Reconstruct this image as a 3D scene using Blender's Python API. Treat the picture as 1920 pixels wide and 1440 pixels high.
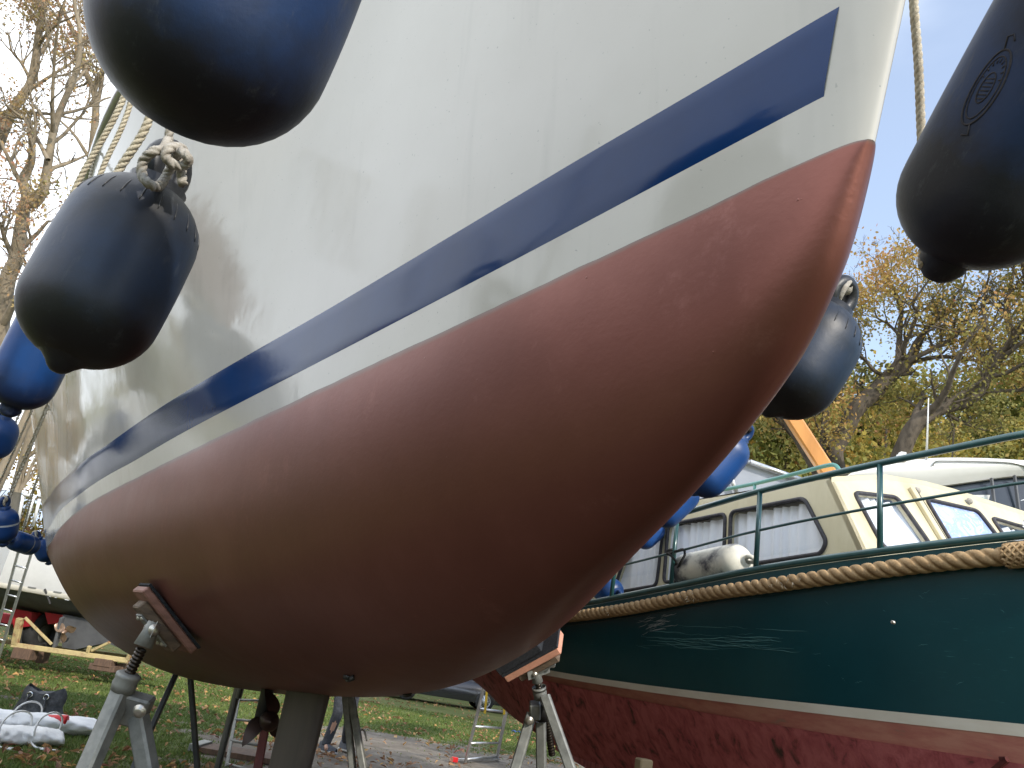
import bpy, math, random
import numpy as np
from mathutils import Vector, noise as mnoise
random.seed(7); RNG = np.random.default_rng(7)
for o in list(bpy.data.objects): bpy.data.objects.remove(o)
SC = bpy.context.scene
COL = SC.collection
rad = math.radians
# ------------------------------------------------------------ camera
CAMH = 1.4; PITCH = rad(20.3); ROLL = rad(9.0); FPX = 1442.0
F = np.array([0, math.cos(PITCH), math.sin(PITCH)])
U0 = np.array([0, -math.sin(PITCH), math.cos(PITCH)]); R0 = np.array([1.0, 0, 0])
U = math.cos(ROLL)*U0 - math.sin(ROLL)*R0
R = math.cos(ROLL)*R0 + math.sin(ROLL)*U0
cd = bpy.data.cameras.new('camera'); cam = bpy.data.objects.new('camera', cd); COL.objects.link(cam)
cd.sensor_width = 36; cd.lens = 36*FPX/1920; cd.clip_end = 800; cd.clip_start = 0.02
from mathutils import Matrix
cam.matrix_world = Matrix(((R[0], U[0], -F[0], 0), (R[1], U[1], -F[1], 0), (R[2], U[2], -F[2], CAMH), (0, 0, 0, 1)))
SC.camera = cam
# ------------------------------------------------------------ light
SUN_AZ, SUN_EL = rad(145), rad(28)          # azimuth clockwise from +Y
SDIR = np.array([math.sin(SUN_AZ)*math.cos(SUN_EL), math.cos(SUN_AZ)*math.cos(SUN_EL), math.sin(SUN_EL)])
W = bpy.data.worlds.new('World'); SC.world = W; W.use_nodes = True
nt = W.node_tree; nt.nodes.clear()
def wn(t): return nt.nodes.new(t)
sky = wn('ShaderNodeTexSky'); sky.sky_type = 'NISHITA'; sky.sun_disc = False
sky.sun_elevation = SUN_EL; sky.sun_rotation = SUN_AZ; sky.altitude = 0; sky.air_density = 1.0; sky.dust_density = .5; sky.ozone_density = 1.6
tc = wn('ShaderNodeTexCoord')
dot = wn('ShaderNodeVectorMath'); dot.operation = 'DOT_PRODUCT'; dot.inputs[1].default_value = (-0.93, 0.25, 0.10)
nz = wn('ShaderNodeTexNoise'); nz.inputs['Scale'].default_value = 2.2; nz.inputs['Detail'].default_value = 5; nz.inputs['Roughness'].default_value = .55
mpw = wn('ShaderNodeMapping'); mpw.inputs['Scale'].default_value = (1, 1, 2.4)
ad = wn('ShaderNodeMath'); ad.operation = 'MULTIPLY_ADD'; ad.inputs[1].default_value = 0.9; 
mr = wn('ShaderNodeMapRange'); mr.interpolation_type = 'SMOOTHSTEP'; mr.inputs['From Min'].default_value = 0.3; mr.inputs['From Max'].default_value = 1.0
mr.inputs['To Min'].default_value = 0.14; mr.inputs['To Max'].default_value = 0.9
mx = wn('ShaderNodeMix'); mx.data_type = 'RGBA'; mx.inputs['B'].default_value = (7.4, 7.7, 8.1, 1)
bg = wn('ShaderNodeBackground'); bg.inputs['Strength'].default_value = 0.15
ow = wn('ShaderNodeOutputWorld')
L = nt.links.new
L(tc.outputs['Generated'], dot.inputs[0]); L(tc.outputs['Generated'], mpw.inputs['Vector']); L(mpw.outputs[0], nz.inputs['Vector'])
L(nz.outputs['Fac'], ad.inputs[0]); L(dot.outputs['Value'], ad.inputs[2]); L(ad.outputs[0], mr.inputs['Value'])
L(mr.outputs[0], mx.inputs['Factor']); L(sky.outputs[0], mx.inputs['A']); L(mx.outputs['Result'], bg.inputs['Color']); L(bg.outputs[0], ow.inputs[0])
sd = bpy.data.lights.new('sun', 'SUN'); sun = bpy.data.objects.new('sun', sd); COL.objects.link(sun)
sd.energy = 2.0; sd.angle = rad(2.0); sd.color = (1, .93, .82)
sun.rotation_euler = Vector(-SDIR).to_track_quat('-Z', 'Y').to_euler(); sun.location = (0, -5, 20)
SC.view_settings.view_transform = 'Standard'; SC.view_settings.look = 'None'
SC.view_settings.exposure = 1.02; SC.view_settings.gamma = 1
SC.render.engine = 'CYCLES'
# ------------------------------------------------------------ pixel helpers (photo pixels -> points in the place)
C0 = np.array([0, 0, CAMH])
def ray(x, y): return F + R*(x-960)/FPX + U*(720-y)/FPX
def pw(x, y, w): return C0 + ray(x, y)*w                      # w = depth along the view axis
def pz(x, y, z=0.0):
    d = ray(x, y); return C0 + d*((z-CAMH)/d[2])
def ppl(x, y, Q, n):
    d = ray(x, y); return C0 + d*(np.dot(np.asarray(Q)-C0, n)/np.dot(d, n))
def V(*a): return np.array(a, float)
def toimg(P_): d = np.asarray(P_)-C0; w_ = d@F; return (float(960+FPX*(d@R)/w_), float(720-FPX*(d@U)/w_), float(w_))
def unit(v): v = np.asarray(v, float); return v/np.linalg.norm(v)
# ------------------------------------------------------------ materials
def new_mat(name):
    m = bpy.data.materials.new(name); m.use_nodes = True
    n = m.node_tree; n.nodes.clear()
    o = n.nodes.new('ShaderNodeOutputMaterial'); p = n.nodes.new('ShaderNodeBsdfPrincipled')
    n.links.new(p.outputs[0], o.inputs[0]); return m, n, p, o
def noise_node(n, scale, detail=6, rough=.6, stretch=None, coord='Object', dist=0):
    t = n.nodes.new('ShaderNodeTexCoord'); mp = n.nodes.new('ShaderNodeMapping')
    if stretch: mp.inputs['Scale'].default_value = stretch
    x = n.nodes.new('ShaderNodeTexNoise'); x.inputs['Scale'].default_value = scale; x.inputs['Detail'].default_value = detail
    x.inputs['Roughness'].default_value = rough; x.inputs['Distortion'].default_value = dist
    n.links.new(t.outputs[coord], mp.inputs[0]); n.links.new(mp.outputs[0], x.inputs['Vector']); return x
def ramp(n, src, stops):
    r = n.nodes.new('ShaderNodeValToRGB'); e = r.color_ramp.elements
    while len(e) < len(stops): e.new(.5)
    for k, (p, c) in enumerate(stops):
        e[k].position = p; e[k].color = (*c, 1) if len(c) == 3 else c
    n.links.new(src, r.inputs[0]); return r
def M(name, c1, c2=None, scale=6, rough=.5, metal=0, bump=0, bscale=60, stretch=None, lo=.4, hi=.65, spec=.5, coat=0, rvar=0, c3=None, dist=0, bdist=.002):
    m, n, p, o = new_mat(name)
    p.inputs['Roughness'].default_value = rough; p.inputs['Metallic'].default_value = metal
    p.inputs['Specular IOR Level'].default_value = spec; p.inputs['Coat Weight'].default_value = coat
    if coat: p.inputs['Coat Roughness'].default_value = .08
    if c2 is None: c2 = tuple(x*.8 for x in c1)
    x = noise_node(n, scale, 8, .62, stretch, dist=dist)
    st = [(lo, c1), (hi, c2)] + ([(min(.98, hi+.12), c3)] if c3 else [])
    r = ramp(n, x.outputs['Fac'], st); n.links.new(r.outputs[0], p.inputs['Base Color'])
    if rvar:
        mr = n.nodes.new('ShaderNodeMapRange'); mr.inputs['To Min'].default_value = max(.02, rough-rvar); mr.inputs['To Max'].default_value = min(1, rough+rvar)
        x2 = noise_node(n, scale*2.3, 5, .6, stretch); n.links.new(x2.outputs['Fac'], mr.inputs['Value']); n.links.new(mr.outputs[0], p.inputs['Roughness'])
    if bump:
        b = n.nodes.new('ShaderNodeBump'); b.inputs['Strength'].default_value = bump; b.inputs['Distance'].default_value = bdist
        x3 = noise_node(n, bscale, 6, .6, stretch); n.links.new(x3.outputs['Fac'], b.inputs['Height']); n.links.new(b.outputs[0], p.inputs['Normal'])
    return m
m_black = M('black_rubber', (.012, .012, .013), (.02, .02, .021), rough=.5, bump=.2)
m_galv = M('galvanised_steel', (.25, .255, .235), (.16, .165, .155), scale=22, rough=.55, metal=.4, bump=.25, bscale=90, rvar=.12, c3=(.36, .36, .33))
m_galvdark = M('dark_and_shaded_steel', (.03, .034, .036), (.05, .052, .05), scale=20, rough=.45, metal=.3, bump=.2)
m_bolt = M('zinc_bolt', (.62, .60, .54), (.4, .38, .33), scale=60, rough=.35, metal=.8)
m_screw = M('greasy_screw', (.03, .026, .022), (.06, .045, .035), scale=80, rough=.35, metal=.8)
m_alu = M('aluminium', (.62, .63, .64), (.48, .49, .5), scale=12, rough=.35, metal=.85)
m_ply = M('overpainted_plywood', (.30, .15, .115), (.20, .10, .07), scale=14, rough=.6, bump=.5, bscale=60, stretch=(1, 1, 6), c3=(.26, .16, .09))
m_plybright = M('salmon_painted_plywood', (.62, .30, .20), (.50, .25, .17), scale=14, rough=.65, bump=.4, bscale=60)
m_oldwood = M('old_wood', (.17, .12, .08), (.09, .065, .045), scale=18, rough=.8, bump=.6, bscale=50, stretch=(1, 1, 5))
m_timber = M('brown_timber', (.14, .085, .055), (.08, .05, .035), scale=9, rough=.85, bump=.7, bscale=40, stretch=(5, 1, 1))
m_carpet = M('black_carpet', (.012, .014, .018), (.03, .033, .04), scale=120, rough=.95, bump=1, bscale=200)
m_white = M('white_gelcoat_far', (.74, .74, .72), (.64, .64, .62), scale=1.5, rough=.25, coat=.3)
m_greyhull = M('grey_antifouling', (.12, .125, .135), (.08, .083, .09), scale=3, rough=.7, c3=(.09, .09, .09))
m_red = M('red_paint', (.45, .02, .03), (.3, .02, .03), scale=4, rough=.5)
m_darkred = M('dark_red_antifouling', (.10, .014, .012), (.05, .012, .011), scale=6, rough=.6)
m_bronze = M('old_bronze', (.42, .30, .22), (.26, .17, .12), scale=20, rough=.4, metal=.6)
m_darkbronze = M('fouled_bronze', (.035, .018, .014), (.02, .012, .01), scale=14, rough=.45, metal=.3)
m_yellowsteel = M('rusty_yellow_steel', (.50, .40, .19), (.42, .33, .17), scale=7, rough=.7, c3=(.28, .09, .04), lo=.45, hi=.56, bump=.4)
m_tyre = M('tyre_rubber', (.018, .018, .018), (.03, .03, .03), scale=14, rough=.85)
m_sail = M('white_sailcloth', (.86, .86, .85), (.82, .82, .81), scale=4, rough=.7, bump=.4, bscale=9, bdist=.03)
m_bag = M('charcoal_bag', (.05, .052, .055), (.10, .10, .105), scale=12, rough=.8, bump=1, bscale=14, bdist=.02)
m_redtin = M('red_tin', (.62, .015, .02), (.55, .015, .02), rough=.4)
m_ropegrey = M('weathered_grey_rope', (.46, .43, .38), (.30, .27, .23), scale=60, rough=.9, bump=1, bscale=160)
m_ropecream = M('cream_rope', (.62, .56, .44), (.44, .38, .28), scale=50, rough=.9, bump=1, bscale=200)
m_ropeblack = M('black_rope', (.012, .012, .012), (.03, .03, .03), scale=90, rough=.85, bump=1, bscale=200)
m_manila = M('manila_rope', (.47, .32, .17), (.30, .19, .09), scale=26, rough=.92, bump=1, bscale=120, c3=(.58, .44, .27), rvar=.05)
m_greenpipe = M('dark_green_pipe_paint', (.022, .085, .085), (.015, .06, .062), scale=9, rough=.28, coat=.4, bump=.15, bscale=50)
m_lightgreen = M('pale_green_pipe_paint', (.11, .29, .26), (.085, .23, .205), scale=9, rough=.35)
m_cream = M('cream_paint', (.64, .57, .385), (.57, .50, .32), scale=5, rough=.38, bump=.25, bscale=25, c3=(.40, .34, .22), lo=.45, hi=.62, stretch=(1, 1, .35))
m_seal = M('window_rubber_seal', (.022, .02, .024), (.05, .045, .05), scale=30, rough=.6)
m_curtain = M('white_curtain', (.93, .93, .93), (.88, .88, .90), scale=6, rough=.9, stretch=(6, 6, .4))
m_dark = M('dark_interior', (.04, .035, .03), (.07, .05, .04), scale=3, rough=.9)
m_mast = M('varnished_wood_mast', (.66, .30, .085), (.50, .22, .06), scale=5, rough=.4, coat=.3, stretch=(1, 1, .15), c3=(.36, .26, .16), lo=.42, hi=.6)
m_deck = M('grey_deck', (.22, .24, .23), (.15, .17, .16), rough=.8)
m_tinted = M('tinted_window', (.045, .055, .07), (.03, .04, .05), scale=2, rough=.08)
m_dirtyfender = M('dirty_white_fender', (.74, .71, .60), (.62, .60, .52), scale=6, rough=.5, c3=(.09, .09, .10), lo=.36, hi=.49, bump=.4, bscale=30)
m_oldkeel = M('keel_paint_grey_brown', (.055, .044, .038), (.028, .023, .021), scale=7, rough=.6, c3=(.085, .072, .062), bump=.4, bscale=25, stretch=(1, 1, .4))
m_denim = M('dark_denim', (.035, .04, .05), (.07, .08, .10), scale=14, rough=.9, bump=1, bscale=18, bdist=.02)
m_jacket = M('dark_jacket', (.04, .04, .045), rough=.9)
m_skin = M('skin', (.55, .34, .25), (.5, .3, .22), rough=.5)
m_hair = M('hair', (.05, .035, .025), rough=.8)
m_shoe = M('grey_shoe', (.09, .10, .12), (.06, .065, .08), scale=30, rough=.8)
m_sole = M('white_sole', (.75, .75, .72), rough=.7)
m_chrome = M('polished_steel', (.72, .72, .72), (.65, .65, .65), rough=.12, metal=1)
m_bluerag = M('blue_plastic', (.06, .16, .5), (.05, .12, .4), rough=.5)
m_yellow = M('yellow_strap', (.75, .48, .02), (.6, .38, .02), rough=.7)
m_brick = M('red_brick', (.34, .13, .08), (.24, .09, .06), scale=6, rough=.9)
m_rooft = M('roof_tile', (.20, .075, .05), (.14, .05, .04), scale=10, rough=.8)
m_bark = M('bark', (.13, .105, .078), (.065, .052, .038), scale=9, rough=.95, bump=1, bscale=14, stretch=(1, 1, .3), c3=(.12, .125, .065), bdist=.02)
m_barkpale = M('pale_bark', (.27, .22, .155), (.17, .135, .09), scale=7, rough=.95, bump=1, bscale=14, stretch=(1, 1, .3), c3=(.22, .21, .12), bdist=.02)
def glass_mat(name, tint=(.95, .97, 1), refl=.9):
    m, n, p, o = new_mat(name); n.nodes.remove(p)
    t = n.nodes.new('ShaderNodeBsdfTransparent'); t.inputs[0].default_value = (*tint, 1)
    g = n.nodes.new('ShaderNodeBsdfGlossy'); g.inputs['Roughness'].default_value = .02
    fr = n.nodes.new('ShaderNodeFresnel'); gm = n.nodes.new('ShaderNodeNewGeometry'); io = n.nodes.new('ShaderNodeMath'); io.operation = 'MULTIPLY_ADD'; io.inputs[1].default_value = 1/1.7-1.7; io.inputs[2].default_value = 1.7
    n.links.new(gm.outputs['Backfacing'], io.inputs[0]); n.links.new(io.outputs[0], fr.inputs['IOR'])
    mxx = n.nodes.new('ShaderNodeMixShader')
    n.links.new(fr.outputs[0], mxx.inputs[0]); n.links.new(t.outputs[0], mxx.inputs[1]); n.links.new(g.outputs[0], mxx.inputs[2]); n.links.new(mxx.outputs[0], o.inputs[0])
    return m
m_glass = glass_mat('window_glass'); m_smoke = glass_mat('smoked_acrylic', (.45, .5, .58))
# yacht paints
def mat_gelcoat():
    m, n, p, o = new_mat('yacht_white_gelcoat')
    x = noise_node(n, 3.0, 8, .6); r = ramp(n, x.outputs['Fac'], [(.35, (.535, .512, .462)), (.7, (.50, .475, .425))])
    sp = noise_node(n, 150, 2, .5); rs = ramp(n, sp.outputs['Fac'], [(.725, (0, 0, 0)), (.75, (1, 1, 1))])
    mxx = n.nodes.new('ShaderNodeMix'); mxx.data_type = 'RGBA'; mxx.inputs['B'].default_value = (.36, .35, .32, 1)
    n.links.new(rs.outputs[0], mxx.inputs['Factor']); n.links.new(r.outputs[0], mxx.inputs['A']); st = noise_node(n, 2.4, 4, .6, (3, 3, .10)); rst = ramp(n, st.outputs['Fac'], [(.60, (0, 0, 0)), (.68, (.35, .35, .35))])
    m5 = n.nodes.new('ShaderNodeMix'); m5.data_type = 'RGBA'; m5.inputs['B'].default_value = (.42, .40, .36, 1); n.links.new(rst.outputs[0], m5.inputs['Factor']); n.links.new(mxx.outputs['Result'], m5.inputs['A']); n.links.new(m5.outputs['Result'], p.inputs['Base Color'])
    rk = noise_node(n, 5, 9, .78, (1, 1, .22)); rr = n.nodes.new('ShaderNodeMapRange'); rr.inputs['From Min'].default_value = .35; rr.inputs['From Max'].default_value = .75; rr.inputs['To Min'].default_value = .07; rr.inputs['To Max'].default_value = .20
    n.links.new(rk.outputs['Fac'], rr.inputs['Value']); n.links.new(rr.outputs[0], p.inputs['Roughness']); p.inputs['Specular IOR Level'].default_value = .42
    b = n.nodes.new('ShaderNodeBump'); b.inputs['Strength'].default_value = .5; b.inputs['Distance'].default_value = .0006
    y = noise_node(n, 26, 6, .62); b2 = n.nodes.new('ShaderNodeBump'); b2.inputs['Strength'].default_value = .6; b2.inputs['Distance'].default_value = .004
    z = noise_node(n, 3.5, 3, .5)
    n.links.new(z.outputs['Fac'], b2.inputs['Height']); n.links.new(y.outputs['Fac'], b.inputs['Height']); n.links.new(b2.outputs[0], b.inputs['Normal']); n.links.new(b.outputs[0], p.inputs['Normal'])
    return m
def mat_antifoul():
    m, n, p, o = new_mat('copper_red_antifouling')
    x = noise_node(n, 2.6, 9, .66); r = ramp(n, x.outputs['Fac'], [(.30, (.160, .057, .043)), (.52, (.186, .068, .052)), (.72, (.22, .086, .068))])
    c = noise_node(n, 5.5, 10, .82); rc = ramp(n, c.outputs['Fac'], [(.56, (0, 0, 0)), (.74, (1, 1, 1))])
    mxx = n.nodes.new('ShaderNodeMix'); mxx.data_type = 'RGBA'; mxx.inputs['B'].default_value = (.345, .165, .14, 1)
    mm = n.nodes.new('ShaderNodeMath'); mm.operation = 'MULTIPLY'; mm.inputs[1].default_value = .5
    n.links.new(rc.outputs[0], mm.inputs[0]); n.links.new(mm.outputs[0], mxx.inputs['Factor']); n.links.new(r.outputs[0], mxx.inputs['A'])
    at = n.nodes.new('ShaderNodeAttribute'); at.attribute_name = 'edge'
    m2 = n.nodes.new('ShaderNodeMix'); m2.data_type = 'RGBA'; m2.inputs['B'].default_value = (.16, .13, .115, 1)
    n.links.new(at.outputs['Fac'], m2.inputs['Factor']); n.links.new(mxx.outputs['Result'], m2.inputs['A']); n.links.new(m2.outputs['Result'], p.inputs['Base Color'])
    p.inputs['Metallic'].default_value = .62
    rr = n.nodes.new('ShaderNodeMapRange'); rr.inputs['To Min'].default_value = .30; rr.inputs['To Max'].default_value = .52
    n.links.new(c.outputs['Fac'], rr.inputs['Value']); n.links.new(rr.outputs[0], p.inputs['Roughness'])
    # roller stipple, long brush streaks, a few drips
    a = noise_node(n, 120, 5, .6, (1, .35, 1)); b = n.nodes.new('ShaderNodeBump'); b.inputs['Strength'].default_value = .28; b.inputs['Distance'].default_value = .0008
    d = noise_node(n, 16, 6, .7); b2 = n.nodes.new('ShaderNodeBump'); b2.inputs['Strength'].default_value = .14; b2.inputs['Distance'].default_value = .002
    s = noise_node(n, 60, 3, .5); rs = ramp(n, s.outputs['Fac'], [(.745, (0, 0, 0)), (.80, (1, 1, 1))]); b3 = n.nodes.new('ShaderNodeBump'); b3.inputs['Strength'].default_value = .4; b3.inputs['Distance'].default_value = .0012
    n.links.new(d.outputs['Fac'], b2.inputs['Height']); n.links.new(a.outputs['Fac'], b.inputs['Height']); n.links.new(b2.outputs[0], b.inputs['Normal'])
    n.links.new(rs.outputs[0], b3.inputs['Height']); n.links.new(b.outputs[0], b3.inputs['Normal']); n.links.new(b3.outputs[0], p.inputs['Normal'])
    return m
m_gel = mat_gelcoat(); m_anti = mat_antifoul()
m_stripe = M('navy_stripe', (.006, .034, .125), (.005, .027, .10), scale=4, rough=.14, spec=.18, bump=.25, bscale=24, bdist=.0008, rvar=.05)
def mat_fender(name, blue=(.012, .045, .16), dark=(.010, .012, .020), bias=0.0, rough=.38):
    m, n, p, o = new_mat(name)
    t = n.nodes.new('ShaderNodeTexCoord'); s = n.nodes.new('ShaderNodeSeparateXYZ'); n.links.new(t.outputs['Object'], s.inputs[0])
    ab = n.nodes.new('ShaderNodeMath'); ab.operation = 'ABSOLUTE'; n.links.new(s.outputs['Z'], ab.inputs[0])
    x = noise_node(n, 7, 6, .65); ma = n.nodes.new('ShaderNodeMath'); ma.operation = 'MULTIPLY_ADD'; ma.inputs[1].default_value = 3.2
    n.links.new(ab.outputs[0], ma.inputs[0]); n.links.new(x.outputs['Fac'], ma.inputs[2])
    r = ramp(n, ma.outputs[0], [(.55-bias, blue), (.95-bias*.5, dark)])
    sc = noise_node(n, 22, 9, .8, (1, 1, .3)); rs = ramp(n, sc.outputs['Fac'], [(.56, (0, 0, 0)), (.70, (.55, .55, .55))])
    mxx = n.nodes.new('ShaderNodeMix'); mxx.data_type = 'RGBA'; mxx.inputs['B'].default_value = (.085, .092, .10, 1)
    n.links.new(rs.outputs[0], mxx.inputs['Factor']); n.links.new(r.outputs[0], mxx.inputs['A']); n.links.new(mxx.outputs['Result'], p.inputs['Base Color'])
    rr = n.nodes.new('ShaderNodeMapRange'); rr.inputs['To Min'].default_value = rough-.1; rr.inputs['To Max'].default_value = rough+.15
    n.links.new(sc.outputs['Fac'], rr.inputs['Value']); n.links.new(rr.outputs[0], p.inputs['Roughness'])
    b = n.nodes.new('ShaderNodeBump'); b.inputs['Strength'].default_value = .35; b.inputs['Distance'].default_value = .0015
    y = noise_node(n, 40, 7, .7); n.links.new(y.outputs['Fac'], b.inputs['Height']); n.links.new(b.outputs[0], p.inputs['Normal'])
    return m
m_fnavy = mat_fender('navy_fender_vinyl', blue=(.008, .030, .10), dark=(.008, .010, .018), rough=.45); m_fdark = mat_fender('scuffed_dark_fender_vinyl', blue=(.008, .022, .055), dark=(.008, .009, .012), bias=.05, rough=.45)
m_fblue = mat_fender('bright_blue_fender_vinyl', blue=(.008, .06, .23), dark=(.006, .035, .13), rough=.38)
m_fblack = M('black_fender_vinyl', (.010, .011, .014), (.018, .019, .022), scale=14, rough=.42, bump=.5, bscale=50)
m_fgrey = M('grey_fender_vinyl', (.40, .40, .38), (.28, .28, .27), scale=7, rough=.5)
def mat_greenhull():
    m, n, p, o = new_mat('dark_green_hull_paint')
    x = noise_node(n, 1.6, 8, .6); r = ramp(n, x.outputs['Fac'], [(.35, (.004, .050, .062)), (.7, (.008, .066, .078))])
    s = noise_node(n, 9, 8, .75, (1, 1, 16)); g = noise_node(n, 1.3, 2, .5)
    mu = n.nodes.new('ShaderNodeMath'); mu.operation = 'MULTIPLY'
    rs = ramp(n, s.outputs['Fac'], [(.62, (0, 0, 0)), (.70, (1, 1, 1))]); rg = ramp(n, g.outputs['Fac'], [(.5, (0, 0, 0)), (.62, (1, 1, 1))])
    n.links.new(rs.outputs[0], mu.inputs[0]); n.links.new(rg.outputs[0], mu.inputs[1])
    mxx = n.nodes.new('ShaderNodeMix'); mxx.data_type = 'RGBA'; mxx.inputs['B'].default_value = (.06, .20, .20, 1)
    n.links.new(mu.outputs[0], mxx.inputs['Factor']); n.links.new(r.outputs[0], mxx.inputs['A']); n.links.new(mxx.outputs['Result'], p.inputs['Base Color'])
    p.inputs['Roughness'].default_value = .30
    b = n.nodes.new('ShaderNodeBump'); b.inputs['Strength'].default_value = .4; b.inputs['Distance'].default_value = .003
    y = noise_node(n, 9, 6, .6); n.links.new(y.outputs['Fac'], b.inputs['Height']); n.links.new(b.outputs[0], p.inputs['Normal'])
    return m
m_ghull = mat_greenhull()
m_gstripe = M('stained_cream_stripe', (.80, .75, .64), (.72, .66, .54), scale=4, rough=.45, stretch=(1, 1, 3), c3=(.40, .33, .25))
m_gband = M('salmon_red_band', (.58, .26, .19), (.50, .18, .14), scale=5, rough=.55, c3=(.30, .22, .16), stretch=(1, 1, 4), lo=.42, hi=.6)
m_gred = M('flaking_red_antifouling', (.66, .19, .20), (.52, .12, .135), scale=13, rough=.7, c3=(.10, .055, .045), lo=.42, hi=.56, stretch=(1, 1, .42), bump=.8, bscale=24, bdist=.006, dist=.5)
# ------------------------------------------------------------ mesh builder
class MB:
    def __init__(s): s.v = []; s.f = []; s.n = 0; s.sm = []
    def add(s, v, f, smooth=True):
        v = np.asarray(v, float).reshape(-1, 3); s.v.append(v)
        for q in f: s.f.append(tuple(int(i)+s.n for i in q)); s.sm.append(smooth)
        s.n += len(v)
    def box(s, c, sx, sy, sz, ax=None, smooth=False, ch=0.0):
        """box centred at c; ax = 3 unit axes; ch = chamfer of the 4 long (z) edges"""
        ax = np.eye(3) if ax is None else np.array([unit(a) for a in ax]); c = np.asarray(c, float)
        h = [sx/2, sy/2, sz/2]
        k = min(h)*.12 if ch == 0 else ch
        # chamfered box: 24 vertices
        vs = []; idx = {}
        for ix in (-1, 1):
            for iy in (-1, 1):
                for iz in (-1, 1):
                    for a in range(3):
                        p = [ix*(h[0]-k), iy*(h[1]-k), iz*(h[2]-k)]; p[a] = (ix, iy, iz)[a]*h[a]
                        idx[(ix, iy, iz, a)] = len(vs); vs.append(p)
        P = np.array(vs)@ax + c; fs = []
        for a in range(3):
            b_, c_ = (a+1) % 3, (a+2) % 3
            for sg in (-1, 1):
                q = []
                for (u, w) in ((-1, -1), (1, -1), (1, 1), (-1, 1)):
                    t = [0, 0, 0]; t[a] = sg; t[b_] = u; t[c_] = w; q.append(idx[(*t, a)])
                fs.append(q if sg > 0 else q[::-1])
        for a in range(3):
            b_, c_ = (a+1) % 3, (a+2) % 3
            for u in (-1, 1):
                for w in (-1, 1):
                    t0 = [0, 0, 0]; t0[b_] = u; t0[c_] = w; t0[a] = -1; t1 = list(t0); t1[a] = 1
                    q = [idx[(*t0, b_)], idx[(*t1, b_)], idx[(*t1, c_)], idx[(*t0, c_)]]
                    fs.append(q if u*w < 0 else q[::-1])
        for ix in (-1, 1):
            for iy in (-1, 1):
                for iz in (-1, 1):
                    q = [idx[(ix, iy, iz, a)] for a in range(3)]
                    fs.append(q if ix*iy*iz > 0 else q[::-1])
        s.add(P, fs, smooth)
    def sweep(s, path, prof, up=(0, 0, 1), scale=None, cap=True, twist=None, smooth=True, closed=False):
        path = np.asarray(path, float); n = len(path); prof = np.asarray(prof, float); k = len(prof)
        if closed: t = np.roll(path, -1, 0)-np.roll(path, 1, 0)
        else: t = np.gradient(path, axis=0)
        t = t/np.maximum(np.linalg.norm(t, axis=1), 1e-9)[:, None]
        u = np.asarray(up, float); 
        if abs(np.dot(unit(u), t[0])) > .97: u = np.array([1, 0.2, 0])
        a = unit(np.cross(t[0], u)); vs = np.zeros((n, k, 3))
        for i in range(n):
            a = a - t[i]*np.dot(a, t[i]); a = unit(a); b = np.cross(a, t[i]) 
            p = prof*(1 if scale is None else scale[i])
            if twist is not None:
                cth, sth = math.cos(twist[i]), math.sin(twist[i]); p = np.stack([p[:, 0]*cth-p[:, 1]*sth, p[:, 0]*sth+p[:, 1]*cth], 1)
            vs[i] = path[i]+p[:, :1]*a-p[:, 1:2]*b
        fs = []
        m = n if closed else n-1
        for i in range(m):
            i2 = (i+1) % n
            for j in range(k):
                j2 = (j+1) % k; fs.append((i*k+j, i*k+j2, i2*k+j2, i2*k+j))
        if cap and not closed: fs.append(tuple(range(k))[::-1]); fs.append(tuple((n-1)*k+j for j in range(k)))
        s.add(vs, fs, smooth)
    def tube(s, path, r, seg=10, **kw):
        path = np.asarray(path, float)
        th = np.linspace(0, 2*np.pi, seg, endpoint=False); pr = np.stack([np.cos(th), np.sin(th)], 1)
        sc = np.full(len(path), r) if np.isscalar(r) else np.asarray(r)
        s.sweep(path, pr, scale=sc, **kw)
    def sq(s, a, b, w, h=None, up=(0, 0, 1)):
        h = h or w; c = min(w, h)*.14; x, y = w/2, h/2
        pr = [(x, -y+c), (x, y-c), (x-c, y), (-x+c, y), (-x, y-c), (-x, -y+c), (-x+c, -y), (x-c, -y)]
        s.sweep([a, b], pr, up=up, smooth=False)
    def lathe(s, c, axis, prof, seg=24, cap=False):
        """prof: list of (r, z) along axis"""
        ax = unit(axis); u = np.array([0, 0, 1.0]) if abs(ax[2]) < .9 else np.array([1.0, 0, 0])
        a = unit(np.cross(ax, u)); b = np.cross(ax, a); th = np.linspace(0, 2*np.pi, seg, endpoint=False)
        vs = [np.asarray(c)+ax*z+r*(np.cos(t)*a+np.sin(t)*b) for r, z in prof for t in th]; fs = []
        for i in range(len(prof)-1):
            for j in range(seg):
                j2 = (j+1) % seg; fs.append((i*seg+j, i*seg+j2, (i+1)*seg+j2, (i+1)*seg+j))
        if cap: fs.append(tuple(range(seg))[::-1]); fs.append(tuple((len(prof)-1)*seg+j for j in range(seg)))
        s.add(vs, fs)
    def grid(s, P, smooth=True, wrap=False):
        P = np.asarray(P); n, m = P.shape[:2]; fs = []
        for i in range(n-1):
            for j in range(m if wrap else m-1):
                j2 = (j+1) % m; fs.append((i*m+j, i*m+j2, (i+1)*m+j2, (i+1)*m+j))
        s.add(P, fs, smooth)
    def slab(s, poly, d, smooth=False):
        """planar polygon extruded by vector d"""
        P = np.asarray(poly, float); n = len(P); d = np.asarray(d, float)
        vs = np.concatenate([P, P+d]); fs = [tuple(range(n))[::-1], tuple(range(n, 2*n))]
        for i in range(n): j = (i+1) % n; fs.append((i, j, n+j, n+i))
        s.add(vs, fs, smooth)
    def verts(s): return np.concatenate(s.v) if s.v else np.zeros((0, 3))
ORG = {}
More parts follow.
